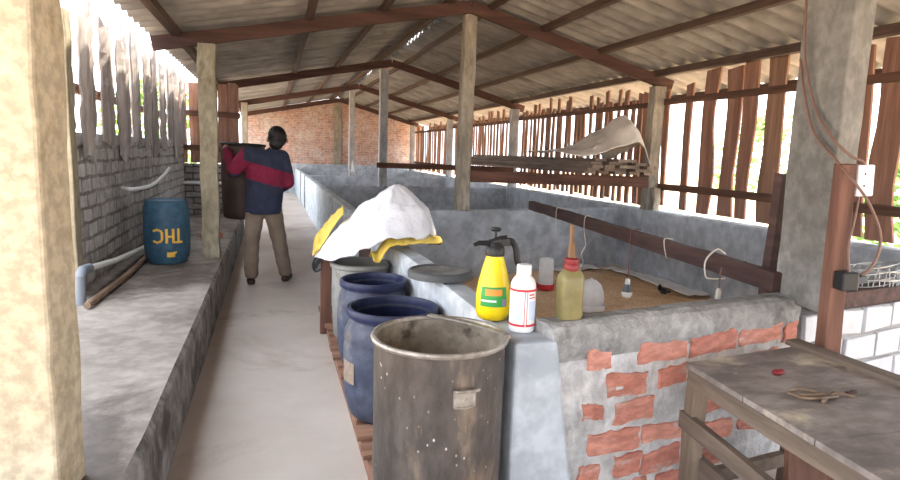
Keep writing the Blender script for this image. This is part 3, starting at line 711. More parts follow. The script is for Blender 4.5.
# ------------------------------------------------------------------ bottles on the front wall
c = (.900, 2.385, WL+.004)
t = thing('pump_sprayer', c, 'yellow hand pump sprayer with a black head on the pen wall', 'sprayer')
b = MB(); b.lathe([(0, .006), (.035, .004), (.05, .0), (.060, .008), (.066, .03), (.067, .10), (.064, .125), (.058, .16), (.048, .205), (.037, .245), (.032, .262), (.031, .275), (0, .275)], c, 36)
b.build('tank', M['yellow'], t, smooth=50)
b = MB(); b.lathe([(0, .262), (.036, .262), (.037, .268), (.037, .295), (.033, .30), (.028, .315), (0, .318)], c, 24); b.build('collar', M['black'], t, smooth=40)
b = MB(); b.beam((c[0]-.02, c[1], c[2]+.312), (c[0]+.055, c[1], c[2]+.318), .03, .03); b.tube([(c[0]-.01, c[1], c[2]+.312), (c[0]-.07, c[1]-.01, c[2]+.316), (c[0]-.09, c[1]-.012, c[2]+.308)], [.013, .010, .007], 8); b.build('nozzle', M['black'], t, smooth=40, bevel=0)
b = MB(); b.tube(bez([(c[0]+.02, c[1], c[2]+.318), (c[0]+.065, c[1], c[2]+.318), (c[0]+.085, c[1], c[2]+.29), (c[0]+.093, c[1], c[2]+.24), (c[0]+.108, c[1], c[2]+.205)], 6), [.015]*8+[.013]*17, 8); b.build('handle', M['black'], t, smooth=True)
b = MB(); b.tube([(c[0]-.0, c[1], c[2]+.31), (c[0], c[1], c[2]+.365)], .006, 8); b.lathe([(0, .362), (.016, .362), (.021, .37), (.018, .378), (0, .38)], c, 16); b.build('pump_knob', M['black'], t, smooth=40)
b = MB(); b.tube(bez([(c[0]-.02, c[1]-.01, c[2]+.325), (c[0]+.01, c[1]-.012, c[2]+.338), (c[0]+.04, c[1]-.012, c[2]+.342)], 4), .006, 6); b.build('trigger', M['black'], t, smooth=True)
def patch(c, r0, a0, a1, z0, z1, n=10, rfn=None):
    rfn = rfn or (lambda z: r0)
    return MB().grid(lambda u, v: (c[0]+rfn(z0+(z1-z0)*v)*math.cos(math.radians(a0+(a1-a0)*u)), c[1]+rfn(z0+(z1-z0)*v)*math.sin(math.radians(a0+(a1-a0)*u)), c[2]+z0+(z1-z0)*v), n, 4)
sp = lambda z: (.0685 if z < .10 else .0685-.0035*(z-.10)/.025) if z < .125 else .0655-.006*(z-.125)/.035
lb = patch(c, 0, -155, -62, .062, .142, 12, sp).build('label', M['green_label'], t)
patch(c, 0, -138, -80, .108, .134, 10, lambda z: sp(z)+.0008).build('label_print', M['orange_label'], lb)
patch(c, 0, -80, -65, .066, .095, 4, lambda z: sp(z)+.0008).build('label_print', M['purple_label'], lb)
patch(c, 0, -150, -100, .082, .090, 8, lambda z: sp(z)+.0008).build('label_print', M['white'], lb)
t.scale = (1.1, 1.1, 1.03)

c = (.950, 2.185, WL+.005)
t = thing('bottle', c, 'white plastic bottle with red printed bands on the wall corner', 'bottle')
b = MB(); b.lathe([(0, .0), (.040, .0), (.0445, .006), (.0455, .02), (.0455, .145), (.044, .16), (.038, .176), (.026, .188), (.023, .192), (.023, .196), (0, .196)], c, 36); b.build('body', M['white'], t, smooth=50)
b = MB(); b.lathe([(0, .192), (.0255, .192), (.0265, .195), (.0265, .222), (.024, .226), (0, .226)], c, 24); b.build('cap', M['white'], t, smooth=40)
lb = patch(c, .0462, -200, 20, .140, .148, 24).build('label', M['red'], t)
for z0, z1, a0, a1 in ((.022, .030, -200, -100), (.022, .030, -96, 20)): patch(c, .0462, a0, a1, z0, z1, 14).build('label_print', M['red'], lb)
patch(c, .0462, -94, -91, .03, .14, 2).build('label_print', M['red'], lb)
patch(c, .0462, -105, -102, .03, .14, 2).build('label_print', M['red'], lb)
patch(c, .0462, -84, -48, .118, .122, 8).build('label_print', M['red'], lb)
patch(c, .0462, -84, -56, .128, .133, 8).build('label_print', M['red'], lb)
patch(c, .0462, -84, -30, .045, .108, 10).build('label_print', M['pale_blue'], lb)
patch(c, .0462, -150, -112, .045, .128, 10).build('label_print', M['pale_blue'], lb)
t.scale = (1.12, 1.12, 1.18)

c = (1.128, 2.135, WT+.008)
t = thing('bottle', c, 'dirty yellowish square bottle with a red collar and wooden stopper', 'bottle')
b = MB()
def sq(w, z, rd=.3):
    out = []
    for k in range(24):
        a = 2*PI*k/24; ca, sa = math.cos(a), math.sin(a); p = 2/(rd*6+1.0)
        out.append((c[0]+w*abs(ca)**p*(1 if ca > 0 else -1)*1.0, c[1]+w*.8*abs(sa)**p*(1 if sa > 0 else -1), c[2]+z))
    return out
rings = []
for w, z in ((.030, 0), (.044, .0), (.048, .008), (.0475, .05), (.047, .10), (.048, .135), (.045, .160), (.034, .178), (.026, .186), (.022, .19)):
    pts = sq(w, z, .42 if z < .165 else .22)
    pts = [(p[0]+.004*noise.noise(V(p)*22), p[1]+.003*noise.noise(V(p)*22+V((9, 9, 9))), p[2]) for p in pts]
    rings.append([b.bm.verts.new(p) for p in pts])
for A_, B_ in zip(rings, rings[1:]):
    for k in range(24): b.bm.faces.new((A_[k], A_[(k+1)%24], B_[(k+1)%24], B_[k]))
b.bm.faces.new(rings[0][::-1]); b.bm.faces.new(rings[-1])
b.build('body', M['oil_bottle'], t, smooth=50)
b = MB(); b.lathe([(0, .178), (.027, .178), (.029, .184), (.029, .197), (.026, .202), (.028, .206), (.027, .220), (.018, .226), (0, .227)], c, 24); b.build('collar', M['cap_red'], t, smooth=40)
b = MB(); b.tube([(c[0], c[1], c[2]+.222), (c[0]-.002, c[1], c[2]+.275), (c[0]-.004, c[1], c[2]+.277), (c[0]-.006, c[1], c[2]+.345)], [.017, .013, .009, .008], 10); b.build('stopper', M['cork_wood'], t, smooth=40)
t.scale = (1.05, 1.05, 1.08)

# ------------------------------------------------------------------ inside the first pen
b = MB(); q = [(.99, 2.30), (4.49, 2.88), (4.49, 7.17), (.94, 6.41)]
def sd(u, v):
    p = V((*q[0], 0)).lerp(V((*q[1], 0)), u).lerp(V((*q[3], 0)).lerp(V((*q[2], 0)), u), v)
    return (p.x, p.y, .03+.018*noise.noise(V((p.x*2, p.y*2, 0)))+.008*noise.noise(V((p.x*9, p.y*9, 0))))
b.grid(sd, 70, 80); o = b.build('sawdust_bedding', M['sawdust'], smooth='all'); tag(o, 'golden sawdust bedding spread over the floor of the first pen', 'sawdust', kind='stuff')
for k, (p0, p1, w, lab) in enumerate((((4.28, 5.25), (4.28, 6.35), .26, 'long white plastic strip along the right pen wall foot'), ((4.26, 6.35), (4.15, 6.85), .2, 'short white strip at the far end of the long one'), ((3.35, 6.76), (4.0, 6.92), .24, 'white strip at the foot of the grey cross wall'))):
    P0, P1 = V((*p0, 0)), V((*p1, 0)); d = (P1-P0).normalized(); s = V((-d.y, d.x, 0))
    b = MB(); b.grid(lambda u, v: P0.lerp(P1, u)+s*w*(v-.5)+V((0, 0, .068+.022*noise.noise(V((u*5+k*9, v*2, 0))))), 16, 4)
    tag(b.build('plastic_strip', M['white'], thick=.008), lab, 'strip', 'white strips on the sawdust')
def drinker(c, r, h, dome, label):
    t = thing('poultry_drinker', c, label, 'drinker')
    b = MB()
    if dome: b.lathe([(r*.9, .05), (r*.98, .08), (r*1.0, h*.4), (r*.92, h*.62), (r*.70, h*.82), (r*.35, h*.95), (r*.14, h*.97), (r*.12, h), (0, h)], c, 30)
    else: b.lathe([(r*.9, .05), (r*.95, .06), (r*.9, h*.5), (r*.86, h*.9), (r*.80, h*.97), (r*.5, h), (0, h)], c, 30)
    b.build('jar', M['white'], t, smooth=50)
    b = MB(); b.lathe([(0, 0), (r*1.05, 0), (r*1.1, .015), (r*1.12, .055), (r*1.08, .06), (r*1.04, .03), (0, .03)], c, 30); b.build('tray', M['red'] if not dome else M['white'], t, smooth=50)
    if not dome:
        b = MB(); b.lathe([(r*.905, h*.30), (r*.93, h*.30), (r*.92, h*.36), (r*.90, h*.36)], c, 30); b.build('band', M['cap_red'], t)
drinker((2.82, 5.9, .04), .088, .34, False, 'white jar drinker with a red tray seen between the two bottles')
drinker((2.86, 5.0, .04), .125, .30, True, 'white dome-topped drinker behind the yellowish bottle')
b = MB(); b.ball((3.98, 5.45, .075), (.035, .06, .03), 2); b.ball((3.98, 5.52, .10), (.02, .02, .04), 2); b.tube([(3.98, 5.40, .08), (3.96, 5.32, .10)], .012, 6); tag(b.build('scrap', M['black'], smooth=True), 'little dark lump on the sawdust beside the white strip', 'scrap')

# dark beam laid across the first pen, bulb and strings tied to it
p0, p1 = V((2.44, 2.42, .862)), V((2.96, 6.70, .875))
b = MB(); b.beam(p0, p1, .07, .10, 14, .003, 9)
for f in b.bm.faces:
    f.normal_update()
    if f.normal.z > .7: f.material_index = 1
tag(b.build('beam', [M['dark_wood'], M['dark_wood_top']], bevel=.004), 'long dark beam laid across the first pen from the pillar', 'beam')
def onbeam(t, dx=0, dz=0): p = p0.lerp(p1, t); return V((p.x+dx, p.y, p.z+dz))
b = MB(); b.beam((2.60, 2.60, .80), (3.0, 3.3, .78), .05, .05, 4, .004, 12); tag(b.build('batten', M['dark_wood']), 'short dark batten under the near end of the long beam', 'batten')
def loop(tb, r=.06):
    c = onbeam(tb); return [c+V((-.042, 0, -.056)), c+V((-.044, 0, .056)), c+V((.04, .01, .058)), c+V((.042, .01, -.056))]
tb = .365; bc = onbeam(tb, -.044)
t = thing('hanging_bulb', (bc.x, bc.y, .40), 'white LED bulb hanging on a dark red wire from the long beam', 'light bulb')
b = MB(); b.tube([bc+V((.08, 0, .062)), bc+V((-.004, 0, .060)), bc+V((-.005, 0, -.05)), (bc.x, bc.y, .72), (bc.x, bc.y, .555)], .0045, 6); b.build('wire', M['red_wire'], t)
cc = (bc.x, bc.y, .40)
b = MB(); b.lathe([(0, .155), (.012, .155), (.018, .148), (.019, .115), (.022, .112)], cc, 20); b.build('holder', M['white'], t, smooth=40)
b = MB(); b.lathe([(.022, .113), (.024, .110), (.036, .068), (.040, .055), (.0, .055)], cc, 24); b.build('heat_sink', M['bulb_grey'], t, smooth=40)
b = MB(); b.lathe([(.039, .056), (.041, .045), (.038, .025), (.026, .009), (0, .002)], cc, 24); b.build('globe', M['bulb'], t, smooth=True)
# strings
def stringy(pts, label, r=.004, mat='string'):
    b = MB(); b.tube(bez(pts, 8), r, 6); tag(b.build('string', M[mat], smooth=True), label, 'string', 'strings tied to the long beam')
c = onbeam(.58); x = c.x-.04
stringy([c+V((.03, 0, .058)), c+V((-.042, 0, .058)), (x-.005, c.y, c.z-.08), (x+.02, c.y, c.z-.20), (x-.02, c.y, c.z-.28), (x+.005, c.y, c.z-.35), (x-.04, c.y-.01, c.z-.42), (x-.05, c.y, c.z-.36), (x-.01, c.y, c.z-.38), (x+.04, c.y, c.z-.40)], 'pale knotted string dangling from the far half of the long beam')
c = onbeam(.76); x = c.x-.04
stringy([c+V((.03, 0, .056)), c+V((-.042, 0, .056)), (x, c.y, c.z-.12), (x+.01, c.y, c.z-.2), (x-.02, c.y, c.z-.24)], 'short string near the far end of the long beam')
c = onbeam(.255); x = c.x-.04
stringy([c+V((.05, .02, .056)), c+V((-.03, 0, .062)), (x-.006, c.y-.02, c.z+.02), (x-.004, c.y-.05, c.z-.06)], 'pale string wound round the beam right of the bulb')
c = onbeam(.115); x = c.x-.04
t = thing('cable_plug', (x, c.y, c.z-.24), 'white cable end looped over the beam next to the pillar', 'plug')
b = MB(); b.tube(bez([c+V((.05, .03, .056)), c+V((-.02, .02, .085)), (x-.05, c.y+.02, c.z+.02), (x-.05, c.y+.01, c.z-.07), (x-.01, c.y, c.z-.085), (x+.05, c.y-.03, c.z-.08)], 8), .005, 6); b.build('cord', M['string'], t, smooth=True)
b = MB(); b.tube(bez([c+V((.0, -.06, .056)), (x-.005, c.y-.06, c.z-.02), (x, c.y-.05, c.z-.14)], 8), .005, 6); b.build('cord', M['cable'], t, smooth=True)
b = MB(); b.tube([(x, c.y-.05, c.z-.13), (x, c.y-.05, c.z-.15), (x-.005, c.y-.05, c.z-.19)], [.01, .018, .016], 8); b.build('plug', M['string'], t)

# ------------------------------------------------------------------ around the right pillar
b = MB(); b.beam((2.52, 2.62, .02), (2.60, 2.62, 1.40), .07, .05, 5, .004, 31, up=(0, 1, 0)); tag(b.build('stake', M['dark_wood']), 'dark stake behind the grey pillar, above the long beam', 'stake')
b = MB(); b.beam((2.43, 2.085, 0), (2.362, 2.065, 1.46), .092, .075, 8, .002, 32, up=(.15, 1, 0), taper=.74); o = b.build('timber', M['timber'], bevel=.005); tag(o, 'square brown timber upright fixed to the front of the grey pillar', 'timber')
t = thing('socket_box', (2.455, 2.09, 1.31), 'white wall socket box on the right side of the brown timber', 'socket')
b = MB(); b.beam((2.447, 2.045, 1.325), (2.440, 2.045, 1.46), .075, .05, 1, 0, 0, up=(.2, 1, 0)); b.build('body', M['white'], t, bevel=.006)
for dz in (.05, .10):
    for dx in (-.012, .012):
        b = MB(); b.ball((2.443+dx-.001, 2.02, 1.32+dz), (.004, .003, .006), 1); b.build('hole', M['bulb_grey'], t)
t = thing('power_plug', (2.38, 2.02, .96), 'black plug and junction block on the brown timber', 'plug')
b = MB(); b.beam((2.385, 2.01, .92), (2.382, 2.01, 1.0), .075, .06, 1, 0, 0, up=(.2, 1, 0)); b.build('block', M['black'], t, bevel=.006)
b = MB(); b.beam((2.42, 2.0, .962), (2.465, 1.99, .97), .03, .035); b.build('plug', M['lid_rim'], t, bevel=.005)
def cable(pts, label, r=.006):
    b = MB(); b.tube(bez(pts, 10), r, 8); tag(b.build('cable', M['cable'], smooth=True), label, 'cable', 'cables on the grey pillar')
cable([(2.43, 2.43, 1.95), (2.405, 2.36, 1.78), (2.39, 2.27, 1.60), (2.345, 2.10, 1.48), (2.33, 2.0, 1.40), (2.41, 1.98, 1.31), (2.50, 1.98, 1.18), (2.51, 1.98, 1.09), (2.475, 1.98, 1.02), (2.44, 1.99, .985)], 'long brown cable curving from the grey pillar round to the black plug')
cable([(2.42, 2.43, 2.3), (2.405, 2.38, 1.95), (2.395, 2.28, 1.71), (2.345, 2.12, 1.565), (2.365, 2.045, 1.495), (2.425, 2.04, 1.475), (2.44, 2.045, 1.455)], 'brown cable running down the grey pillar to the white socket box')
cable([(2.385, 2.0, 1.0), (2.38, 2.015, 1.10), (2.395, 2.015, 1.22), (2.42, 2.03, 1.31), (2.44, 2.05, 1.34)], 'thin cable linking the black plug to the white socket box', .004)
b = MB(); b.beam((2.72, 2.46, .745), (4.45, 2.78, .745), .12, .09, 8, .004, 51); tag(b.build('beam', M['dark_wood'], bevel=.004), 'dark beam lying on the whitewashed block wall at right', 'beam')
b = MB(); pts = []
for k in range(170):
    a = k*.31; rr = .17+.02*math.sin(k*.7); pts.append((3.24+rr*math.cos(a), 2.56+rr*.42*math.sin(a), .80+.0007*k+.012*math.sin(a*1.3)))
b.tube(pts, .0035, 5)
for k in range(16):
    a = k*.42; q_ = lambda da, zz: (3.24+.17*math.cos(a+da), 2.56+.07*math.sin(a+da), zz)
    b.tube(bez([q_(0, .80), q_(.05, .86), q_(.12, .90), q_(.2, .85), q_(.26, .80)], 5), .003, 5)
tag(b.build('wire_coil', M['steel_wire'], smooth=True), 'coil of pale steel wire on the dark beam at right', 'wire coil')

# ------------------------------------------------------------------ plank rack and tarp
r = random.Random(13); k = 0
PL = []
for ly_, (n_, xa) in enumerate(((5, 3.62), (5, 3.66), (5, 3.60), (4, 3.70), (3, 3.78))):
    for q_ in range(n_): PL.append((xa+.175*q_, 1.285+.037*ly_, r.uniform(4.6, 4.95)-(.5 if ly_ > 2 else 0)))
LB = ['bottom layer', 'second layer', 'third layer', 'fourth layer', 'top layer']
ORD = ['left-hand', 'second from left', 'middle', 'fourth from left', 'right-hand']
cnt = {}
for (x, z, L_) in PL:
    ly = round((z-1.285)/.037); cnt[ly] = cnt.get(ly, -1)+1
    y0 = 6.46+r.uniform(-.18, .12); w = r.uniform(.13, .165); dx = -.12+.06*math.sin(ly*2.2)
    b = MB(); b.beam((x, y0, z+r.uniform(-.001, .001)), (x+dx, y0+L_, z), w, .0350, 8, .0005, k)
    for f in b.bm.faces:
        f.normal_update()
        if abs(f.normal.y) > .8: f.material_index = 1
    tag(b.build('plank', [M['plank'], M['plank_end']]), '%s rough plank in the %s of the stack on the rack' % (ORD[cnt[ly]], LB[ly]), 'plank', 'planks stacked on the rack'); k += 1
def tarpf(u, v):
    x = 3.16+1.16*u; y = 6.34+1.1*v
    hump = .34*math.exp(-((u-.86)/.17)**2-((v-.30)/.38)**2) + .20*math.exp(-((u-.62)/.26)**2-((v-.45)/.40)**2)
    z = 1.495+hump+.05*crease((u*1.3, v*1.3, 0), 2.6, 5)*(.4+u)+.014*crease((u, v, 0), 7, 1)
    if v < .14: z -= (.14-v)*(.7+.4*math.sin(u*8))*(.2+.8*u)
    if u > .94: z -= (u-.94)*2.0
    return (x+.05*noise.noise(V((v*4, 2, 0))), y-.05*math.sin(u*6), z)
cloth('tarp', tarpf, 44, 44, M['tarp'], 'crumpled beige tarp bundled on the near end of the plank stack', 'tarp', .008)

# ------------------------------------------------------------------ rough work table (right foreground)
ZT = .64
TA, TB, TC, TD = V((1.61, 2.02, 0)), V((2.27, 2.12, 0)), V((2.30, .90, 0)), V((1.52, 1.0, 0))
def tp(u, v, z): p = TA.lerp(TB, u).lerp(TD.lerp(TC, u), v); return V((p.x, p.y, z))
t = thing('work_table', tp(.5, .5, 0), 'rough homemade wooden table against the brick pen wall', 'table')
for k, (v0, v1) in enumerate(((0, .34), (.344, .66), (.664, 1))):
    b = MB(); b.hexa([tp(0, v1, ZT-.022), tp(1, v1, ZT-.022), tp(1, v0, ZT-.022), tp(0, v0, ZT-.022), tp(0, v1, ZT), tp(1, v1, ZT), tp(1, v0, ZT), tp(0, v0, ZT)]); b.build('tabletop_board', M['table_top'], t, bevel=.003)
b = MB(); b.beam(tp(1.0, -.02, ZT+.011), tp(.995, 1.0, ZT+.011), .075, .022, 4, .002, 2); b.build('edge_board', M['table_rail'], t)
b = MB(); b.beam(tp(.025, .02, ZT-.055), tp(.03, .99, ZT-.055), .03, .065, 4, .002, 3); b.build('apron', M['table_rail'], t)
b = MB(); b.beam(tp(.975, .02, ZT-.055), tp(.97, .99, ZT-.055), .03, .065, 4, .002, 4); b.build('apron', M['table_rail'], t)
b = MB(); b.beam(tp(.05, .96, ZT-.055), tp(.95, .96, ZT-.055), .03, .065, 4, .002, 5); b.build('apron', M['table_rail'], t)
for (u, v) in ((.055, .045), (.945, .045), (.07, .94), (.94, .94)):
    p = tp(u, v, 0); b = MB(); b.beam(p, p+V((0, 0, ZT-.024)), .065, .06, 5, .003, int(u*100+v*10), up=(.1, 1, 0)); b.build('leg', M['table_wood'], t, bevel=.004)
b = MB(); b.beam(tp(.01, .0, .40), tp(.02, .98, .36), .03, .07, 4, .003, 6); b.build('stretcher', M['table_rail'], t)
b = MB(); b.beam(tp(.10, .05, .22), tp(.10, .95, .20), .03, .08, 4, .003, 7); b.build('stretcher', M['table_rail'], t)
b = MB(); b.beam(tp(.08, .07, .16), tp(.92, .07, .16), .03, .06, 4, .003, 8); b.build('stretcher', M['table_rail'], t)
b = MB(); q0 = [tp(.30, .42, .0), tp(.86, .45, .0), tp(.86, .43, .0), tp(.30, .40, .0)]
b.hexa([*q0, *[p+V((0, .06, .50)) for p in q0]]); tag(b.build('board', M['timber']), 'brown board standing on edge under the rough table', 'board')
b = MB(); p = tp(.40, .22, ZT); pts = [(p.x+.10*math.sin(k*.9)*(1-.02*k)+.004*k, p.y-.05-.008*k+.03*math.cos(k*1.3), ZT+.008+.004*math.sin(k)) for k in range(26)]
p = tp(.38, .42, 0)
pts = [(p.x+.075*math.sin(k*.55)+.005*(k-13), p.y+.028*math.cos(k*.8)-.003*(k-13), ZT+.009+.004*math.sin(k*1.7)) for k in range(26)]
b.bm.free(); b = MB(); b.tube(bez(pts, 4), .0055, 6); tag(b.build('rope_tangle', M['pole'], smooth=True), 'tangle of frayed grey cord on the table top', 'rope')
p = tp(.42, .215, ZT); b = MB(); b.ball((p.x, p.y, ZT+.010), (.026, .018, .012), 2); b.ball((p.x+.014, p.y-.004, ZT+.014), (.014, .012, .010), 2); tag(b.build('scrap', M['cap_red'], smooth=True), 'small dark red scrap on the table top', 'scrap')
p = tp(.60, .42, ZT); b = MB(); b.beam((p.x-.03, p.y, ZT+.006), (p.x+.02, p.y+.01, ZT+.006), .012, .010, 3, .002, 1); tag(b.build('wood_chip', M['dark_wood']), 'dark wood chip beside the cord tangle on the table', 'chip')

# ------------------------------------------------------------------ on the ledge at left
c = (-.97, 6.30, .336)
t = thing('plastic_drum', c, 'blue plastic drum standing upside down on the ledge with yellow letters', 'drum')
b = MB(); R = .205; h = .60
b.lathe([(0, .01), (R*.80, .0), (R*.86, .012), (R*.86, .035), (R*.95, .06), (R*.985, .13), (R*1.0, .20), (R*1.02, .30), (R*1.0, .42), (R*.985, .50), (R*.95, .545), (R*.90, .585), (R*.86, h), (R*.80, h-.012), (0, h-.014)], c, 44)
b.build('body', M['blue_drum'], t, smooth=50)
pa = math.degrees(math.atan2(0-c[1], 0-c[0]))   # direction of the aisle side
def stroke(mb, pts, wd):
    # pts in (s, z) on the drum face, s metres to the right as seen from the aisle
    for (s0, z0), (s1, z1) in zip(pts, pts[1:]):
        dx, dz = s1-s0, z1-z0; L_ = math.hypot(dx, dz); nx, nz = -dz/L_*wd/2, dx/L_*wd/2; ex, ez = dx/L_*wd*.35, dz/L_*wd*.35
        cs = [(s0-ex+nx, z0-ez+nz), (s0-ex-nx, z0-ez-nz), (s1+ex-nx, z1+ez-nz), (s1+ex+nx, z1+ez+nz)]
        def at(u, v):
            a_, b_ = cs[1], cs[2]; d_, c_ = cs[0], cs[3]
            s = (a_[0]*(1-u)+b_[0]*u)*(1-v)+(d_[0]*(1-u)+c_[0]*u)*v; z = (a_[1]*(1-u)+b_[1]*u)*(1-v)+(d_[1]*(1-u)+c_[1]*u)*v
            an = math.radians(pa)+s/R; rr = R*1.024+.002
            return (c[0]+rr*math.cos(an), c[1]+rr*math.sin(an), c[2]+z)
        mb.grid(at, 5, 2)
zl, zh = .215, .335
b = MB(); stroke(b, [(.128, zl), (.064, zl)], .02); stroke(b, [(.096, zl), (.096, zh)], .022); b.build('letter_t', M['yellow_paint'], t)
b = MB(); stroke(b, [(-.005, zl), (-.005, zh)], .022); stroke(b, [(.05, zl), (.05, zh)], .022); stroke(b, [(-.005, .27), (.05, .27)], .018); b.build('letter_h', M['yellow_paint'], t)
b = MB(); stroke(b, [(-.115, zl+.012), (-.085, zl), (-.055, zl+.012), (-.043, .245), (-.043, .305), (-.055, zh-.012), (-.085, zh), (-.115, zh-.012)], .02); b.build('letter_c', M['yellow_paint'], t)
b = MB(); stroke(b, [(.01, .10), (.045, .10)], .045); stroke(b, [(.05, .115), (.07, .12)], .02); b.build('paint_blot', M['yellow_paint'], t)
# pipes and pole along the wall foot
t = thing('drain_pipe', (-1.28, 5.9, .336), 'white plastic pipe sloping along the foot of the left brick wall', 'pipe')
b = MB(); b.tube([(-1.27, 4.78, .56), (-1.26, 5.6, .48), (-1.25, 6.9, .40), (-1.25, 7.4, .38)], .024, 10); b.build('pipe', M['pvc'], t, smooth=True)
b = MB(); b.tube([(-1.27, 4.86, .555), (-1.275, 4.72, .565), (-1.28, 4.66, .53), (-1.28, 4.66, .336)], .034, 12); b.build('elbow', M['grey_pvc'], t, smooth=True)
b = MB(); b.tube([(-1.20, 4.5, .365), (-1.17, 5.6, .362), (-1.19, 6.8, .365), (-1.20, 7.6, .36)], [.024, .026, .024, .02], 8); tag(b.build('pole', M['pole'], smooth=True), 'bare wooden pole lying on the ledge beside the white pipe', 'pole')
b = MB(); b.tube(bez([(-1.38, 6.45, 1.03), (-1.28, 6.45, 1.02), (-1.20, 6.9, 1.03), (-1.19, 7.6, 1.10), (-1.20, 8.1, 1.17)], 8), .018, 8); tag(b.build('hose', M['pvc'], smooth=True), 'white bent hose sticking out of the left brick wall', 'hose')
b = MB(); b.tube([(-1.37, 10.6, .86), (-.60, 10.6, .86)], .02, 8); b.tube([(-1.3, 10.6, .86), (-1.3, 10.855, .86)], .012, 6); b.tube([(-.7, 10.6, .86), (-.7, 10.855, .86)], .012, 6); tag(b.build('pipe', M['pvc'], smooth=True), 'white pipe running across the end brick wall behind the blue drum', 'pipe')
b = MB(); b.beam((-.85, 7.9, .37), (-.60, 7.95, .37), .10, .07, 2, .002, 5); tag(b.build('brick', M['redbrick'], bevel=.005), 'loose red brick on the ledge behind the mossy post', 'brick')
b = MB(); b.beam((-.48, 9.0, .02), (-.46, 7.9, .02), .02, .02)
b.bm.free()

# ------------------------------------------------------------------ the man carrying a tub
MY = 6.80
t = thing('person', (-.05, MY, 0), 'person in a navy jumper with a maroon band walking away carrying a dark tub', 'person')
J = dict(pel=(-.09, 6.82, .90), wst=(-.07, 6.83, 1.02), chs=(-.06, 6.85, 1.22), nk=(.0, 6.87, 1.39), hd=(.055, 6.89, 1.555),
         shl=(-.25, 6.80, 1.365), ell=(-.385, 6.79, 1.20), wrl=(-.475, 6.985, 1.43), shr=(.095, 6.84, 1.345), elr=(.16, 6.87, 1.09), wrr=(.055, 7.08, .98),
         hpl=(-.17, 6.82, .86), knl=(-.215, 6.80, .47), anl=(-.225, 6.74, .09), hpr=(-.01, 6.82, .86), knr=(.06, 6.88, .48), anr=(.125, 6.86, .09))
J = {k: V(v) for k, v in J.items()}
# body, one continuous surface
b = MB()
b.limb([J['pel'], J['wst'], J['chs']], [.125, .115, .13]); b.limb([J['chs'], V((-.02, 6.86, 1.34)), J['nk'], V((.03, 6.88, 1.46))], [.12, .10, .058, .055])
b.limb([J['shl'], J['chs'], J['shr']], [.065, .10, .065])
b.limb([J['shl'], J['ell'], J['wrl']], [.055, .042, .03]); b.limb([J['shr'], J['elr'], J['wrr']], [.055, .042, .03])
b.limb([J['hpl'], J['knl'], J['anl']], [.085, .058, .04]); b.limb([J['hpr'], J['knr'], J['anr']], [.085, .058, .04])
hr = Matrix.Rotation(math.radians(-10), 3, 'Y')
b.ball(J['hd'], (.077, .095, .115), 3, hr); b.ball(J['hd']+V((-.005, .035, -.06)), (.055, .055, .055), 2)
b.ball(J['hd']+V((0, .10, -.015)), (.013, .02, .022), 2)                         # nose
for s in (-1, 1):
    b.ball(J['hd']+V((s*.100, .0, -.02)), (.012, .022, .032), 2); b.ball(J['hd']+V((s*.085, .0, -.02)), (.02, .014, .02), 2)                     # ears
    b.ball(J['hd']+V((s*.03, .082, .015)), (.016, .012, .010), 2)
b.ball(J['hd']+V((0, .088, -.058)), (.028, .012, .010), 2)                        # lips
for side, an, dr in ((-1, J['anl'], V((-.12, 1, 0)).normalized()), (1, J['anr'], V((.35, 1, 0)).normalized())):
    b.limb([an+V((0, -.02, -.045)), an+dr*.09+V((0, 0, -.055)), an+dr*.17+V((0, 0, -.065))], [.036, .036, .022])
def hand(b, wr, d, curl, th):
    d = d.normalized(); curl = curl.normalized(); sd_ = d.cross(curl).normalized()
    b.limb([wr, wr+d*.05, wr+d*.085], [.028, .030, .030])
    for s in (-1, 1): b.limb([wr+d*.03, wr+d*.08+sd_*s*.018], [.022, .020])
    for k, L_ in enumerate((.065, .075, .072, .055)):
        r0 = wr+d*.085+sd_*(-.030+.020*k); m = r0+d*L_*.5+curl*.012; e = m+d*L_*.25+curl*L_*.45
        b.limb([r0, m, e], [.0095, .009, .0075], .6)
    r0 = wr+d*.03+sd_*th*.03; b.limb([r0, r0+d*.035+sd_*th*.025+curl*.01, r0+d*.06+sd_*th*.02+curl*.035], [.012, .011, .009], .6)
hand(b, J['wrl'], V((.02, .22, .08)), V((.35, .3, -.9)), 1)
hand(b, J['wrr'], V((-.8, .35, -.05)), V((-.1, 1, .2)), -1)
fb = fuse(b, .009, 3); fb.build('body', M['skin'], t, smooth='all')
# hair cap
b = MB(); b.ball(J['hd']+V((.002, -.010, .016)), (.098, .108, .118), 3, hr); b.ball(J['hd']+V((-.008, -.055, -.055)), (.078, .055, .070), 3, hr)
b = fuse(b, .009, 2)
for v in b.bm.verts:
    v.co += V((noise.noise(v.co*40), noise.noise(v.co*40+V((3, 3, 3))), noise.noise(v.co*40+V((7, 7, 7)))))*.006
    if v.co.y > J['hd'].y+.06 and v.co.z < J['hd'].z+.06: v.co.y = J['hd'].y+.06
b.build('hair', M['hair'], t, smooth='all')
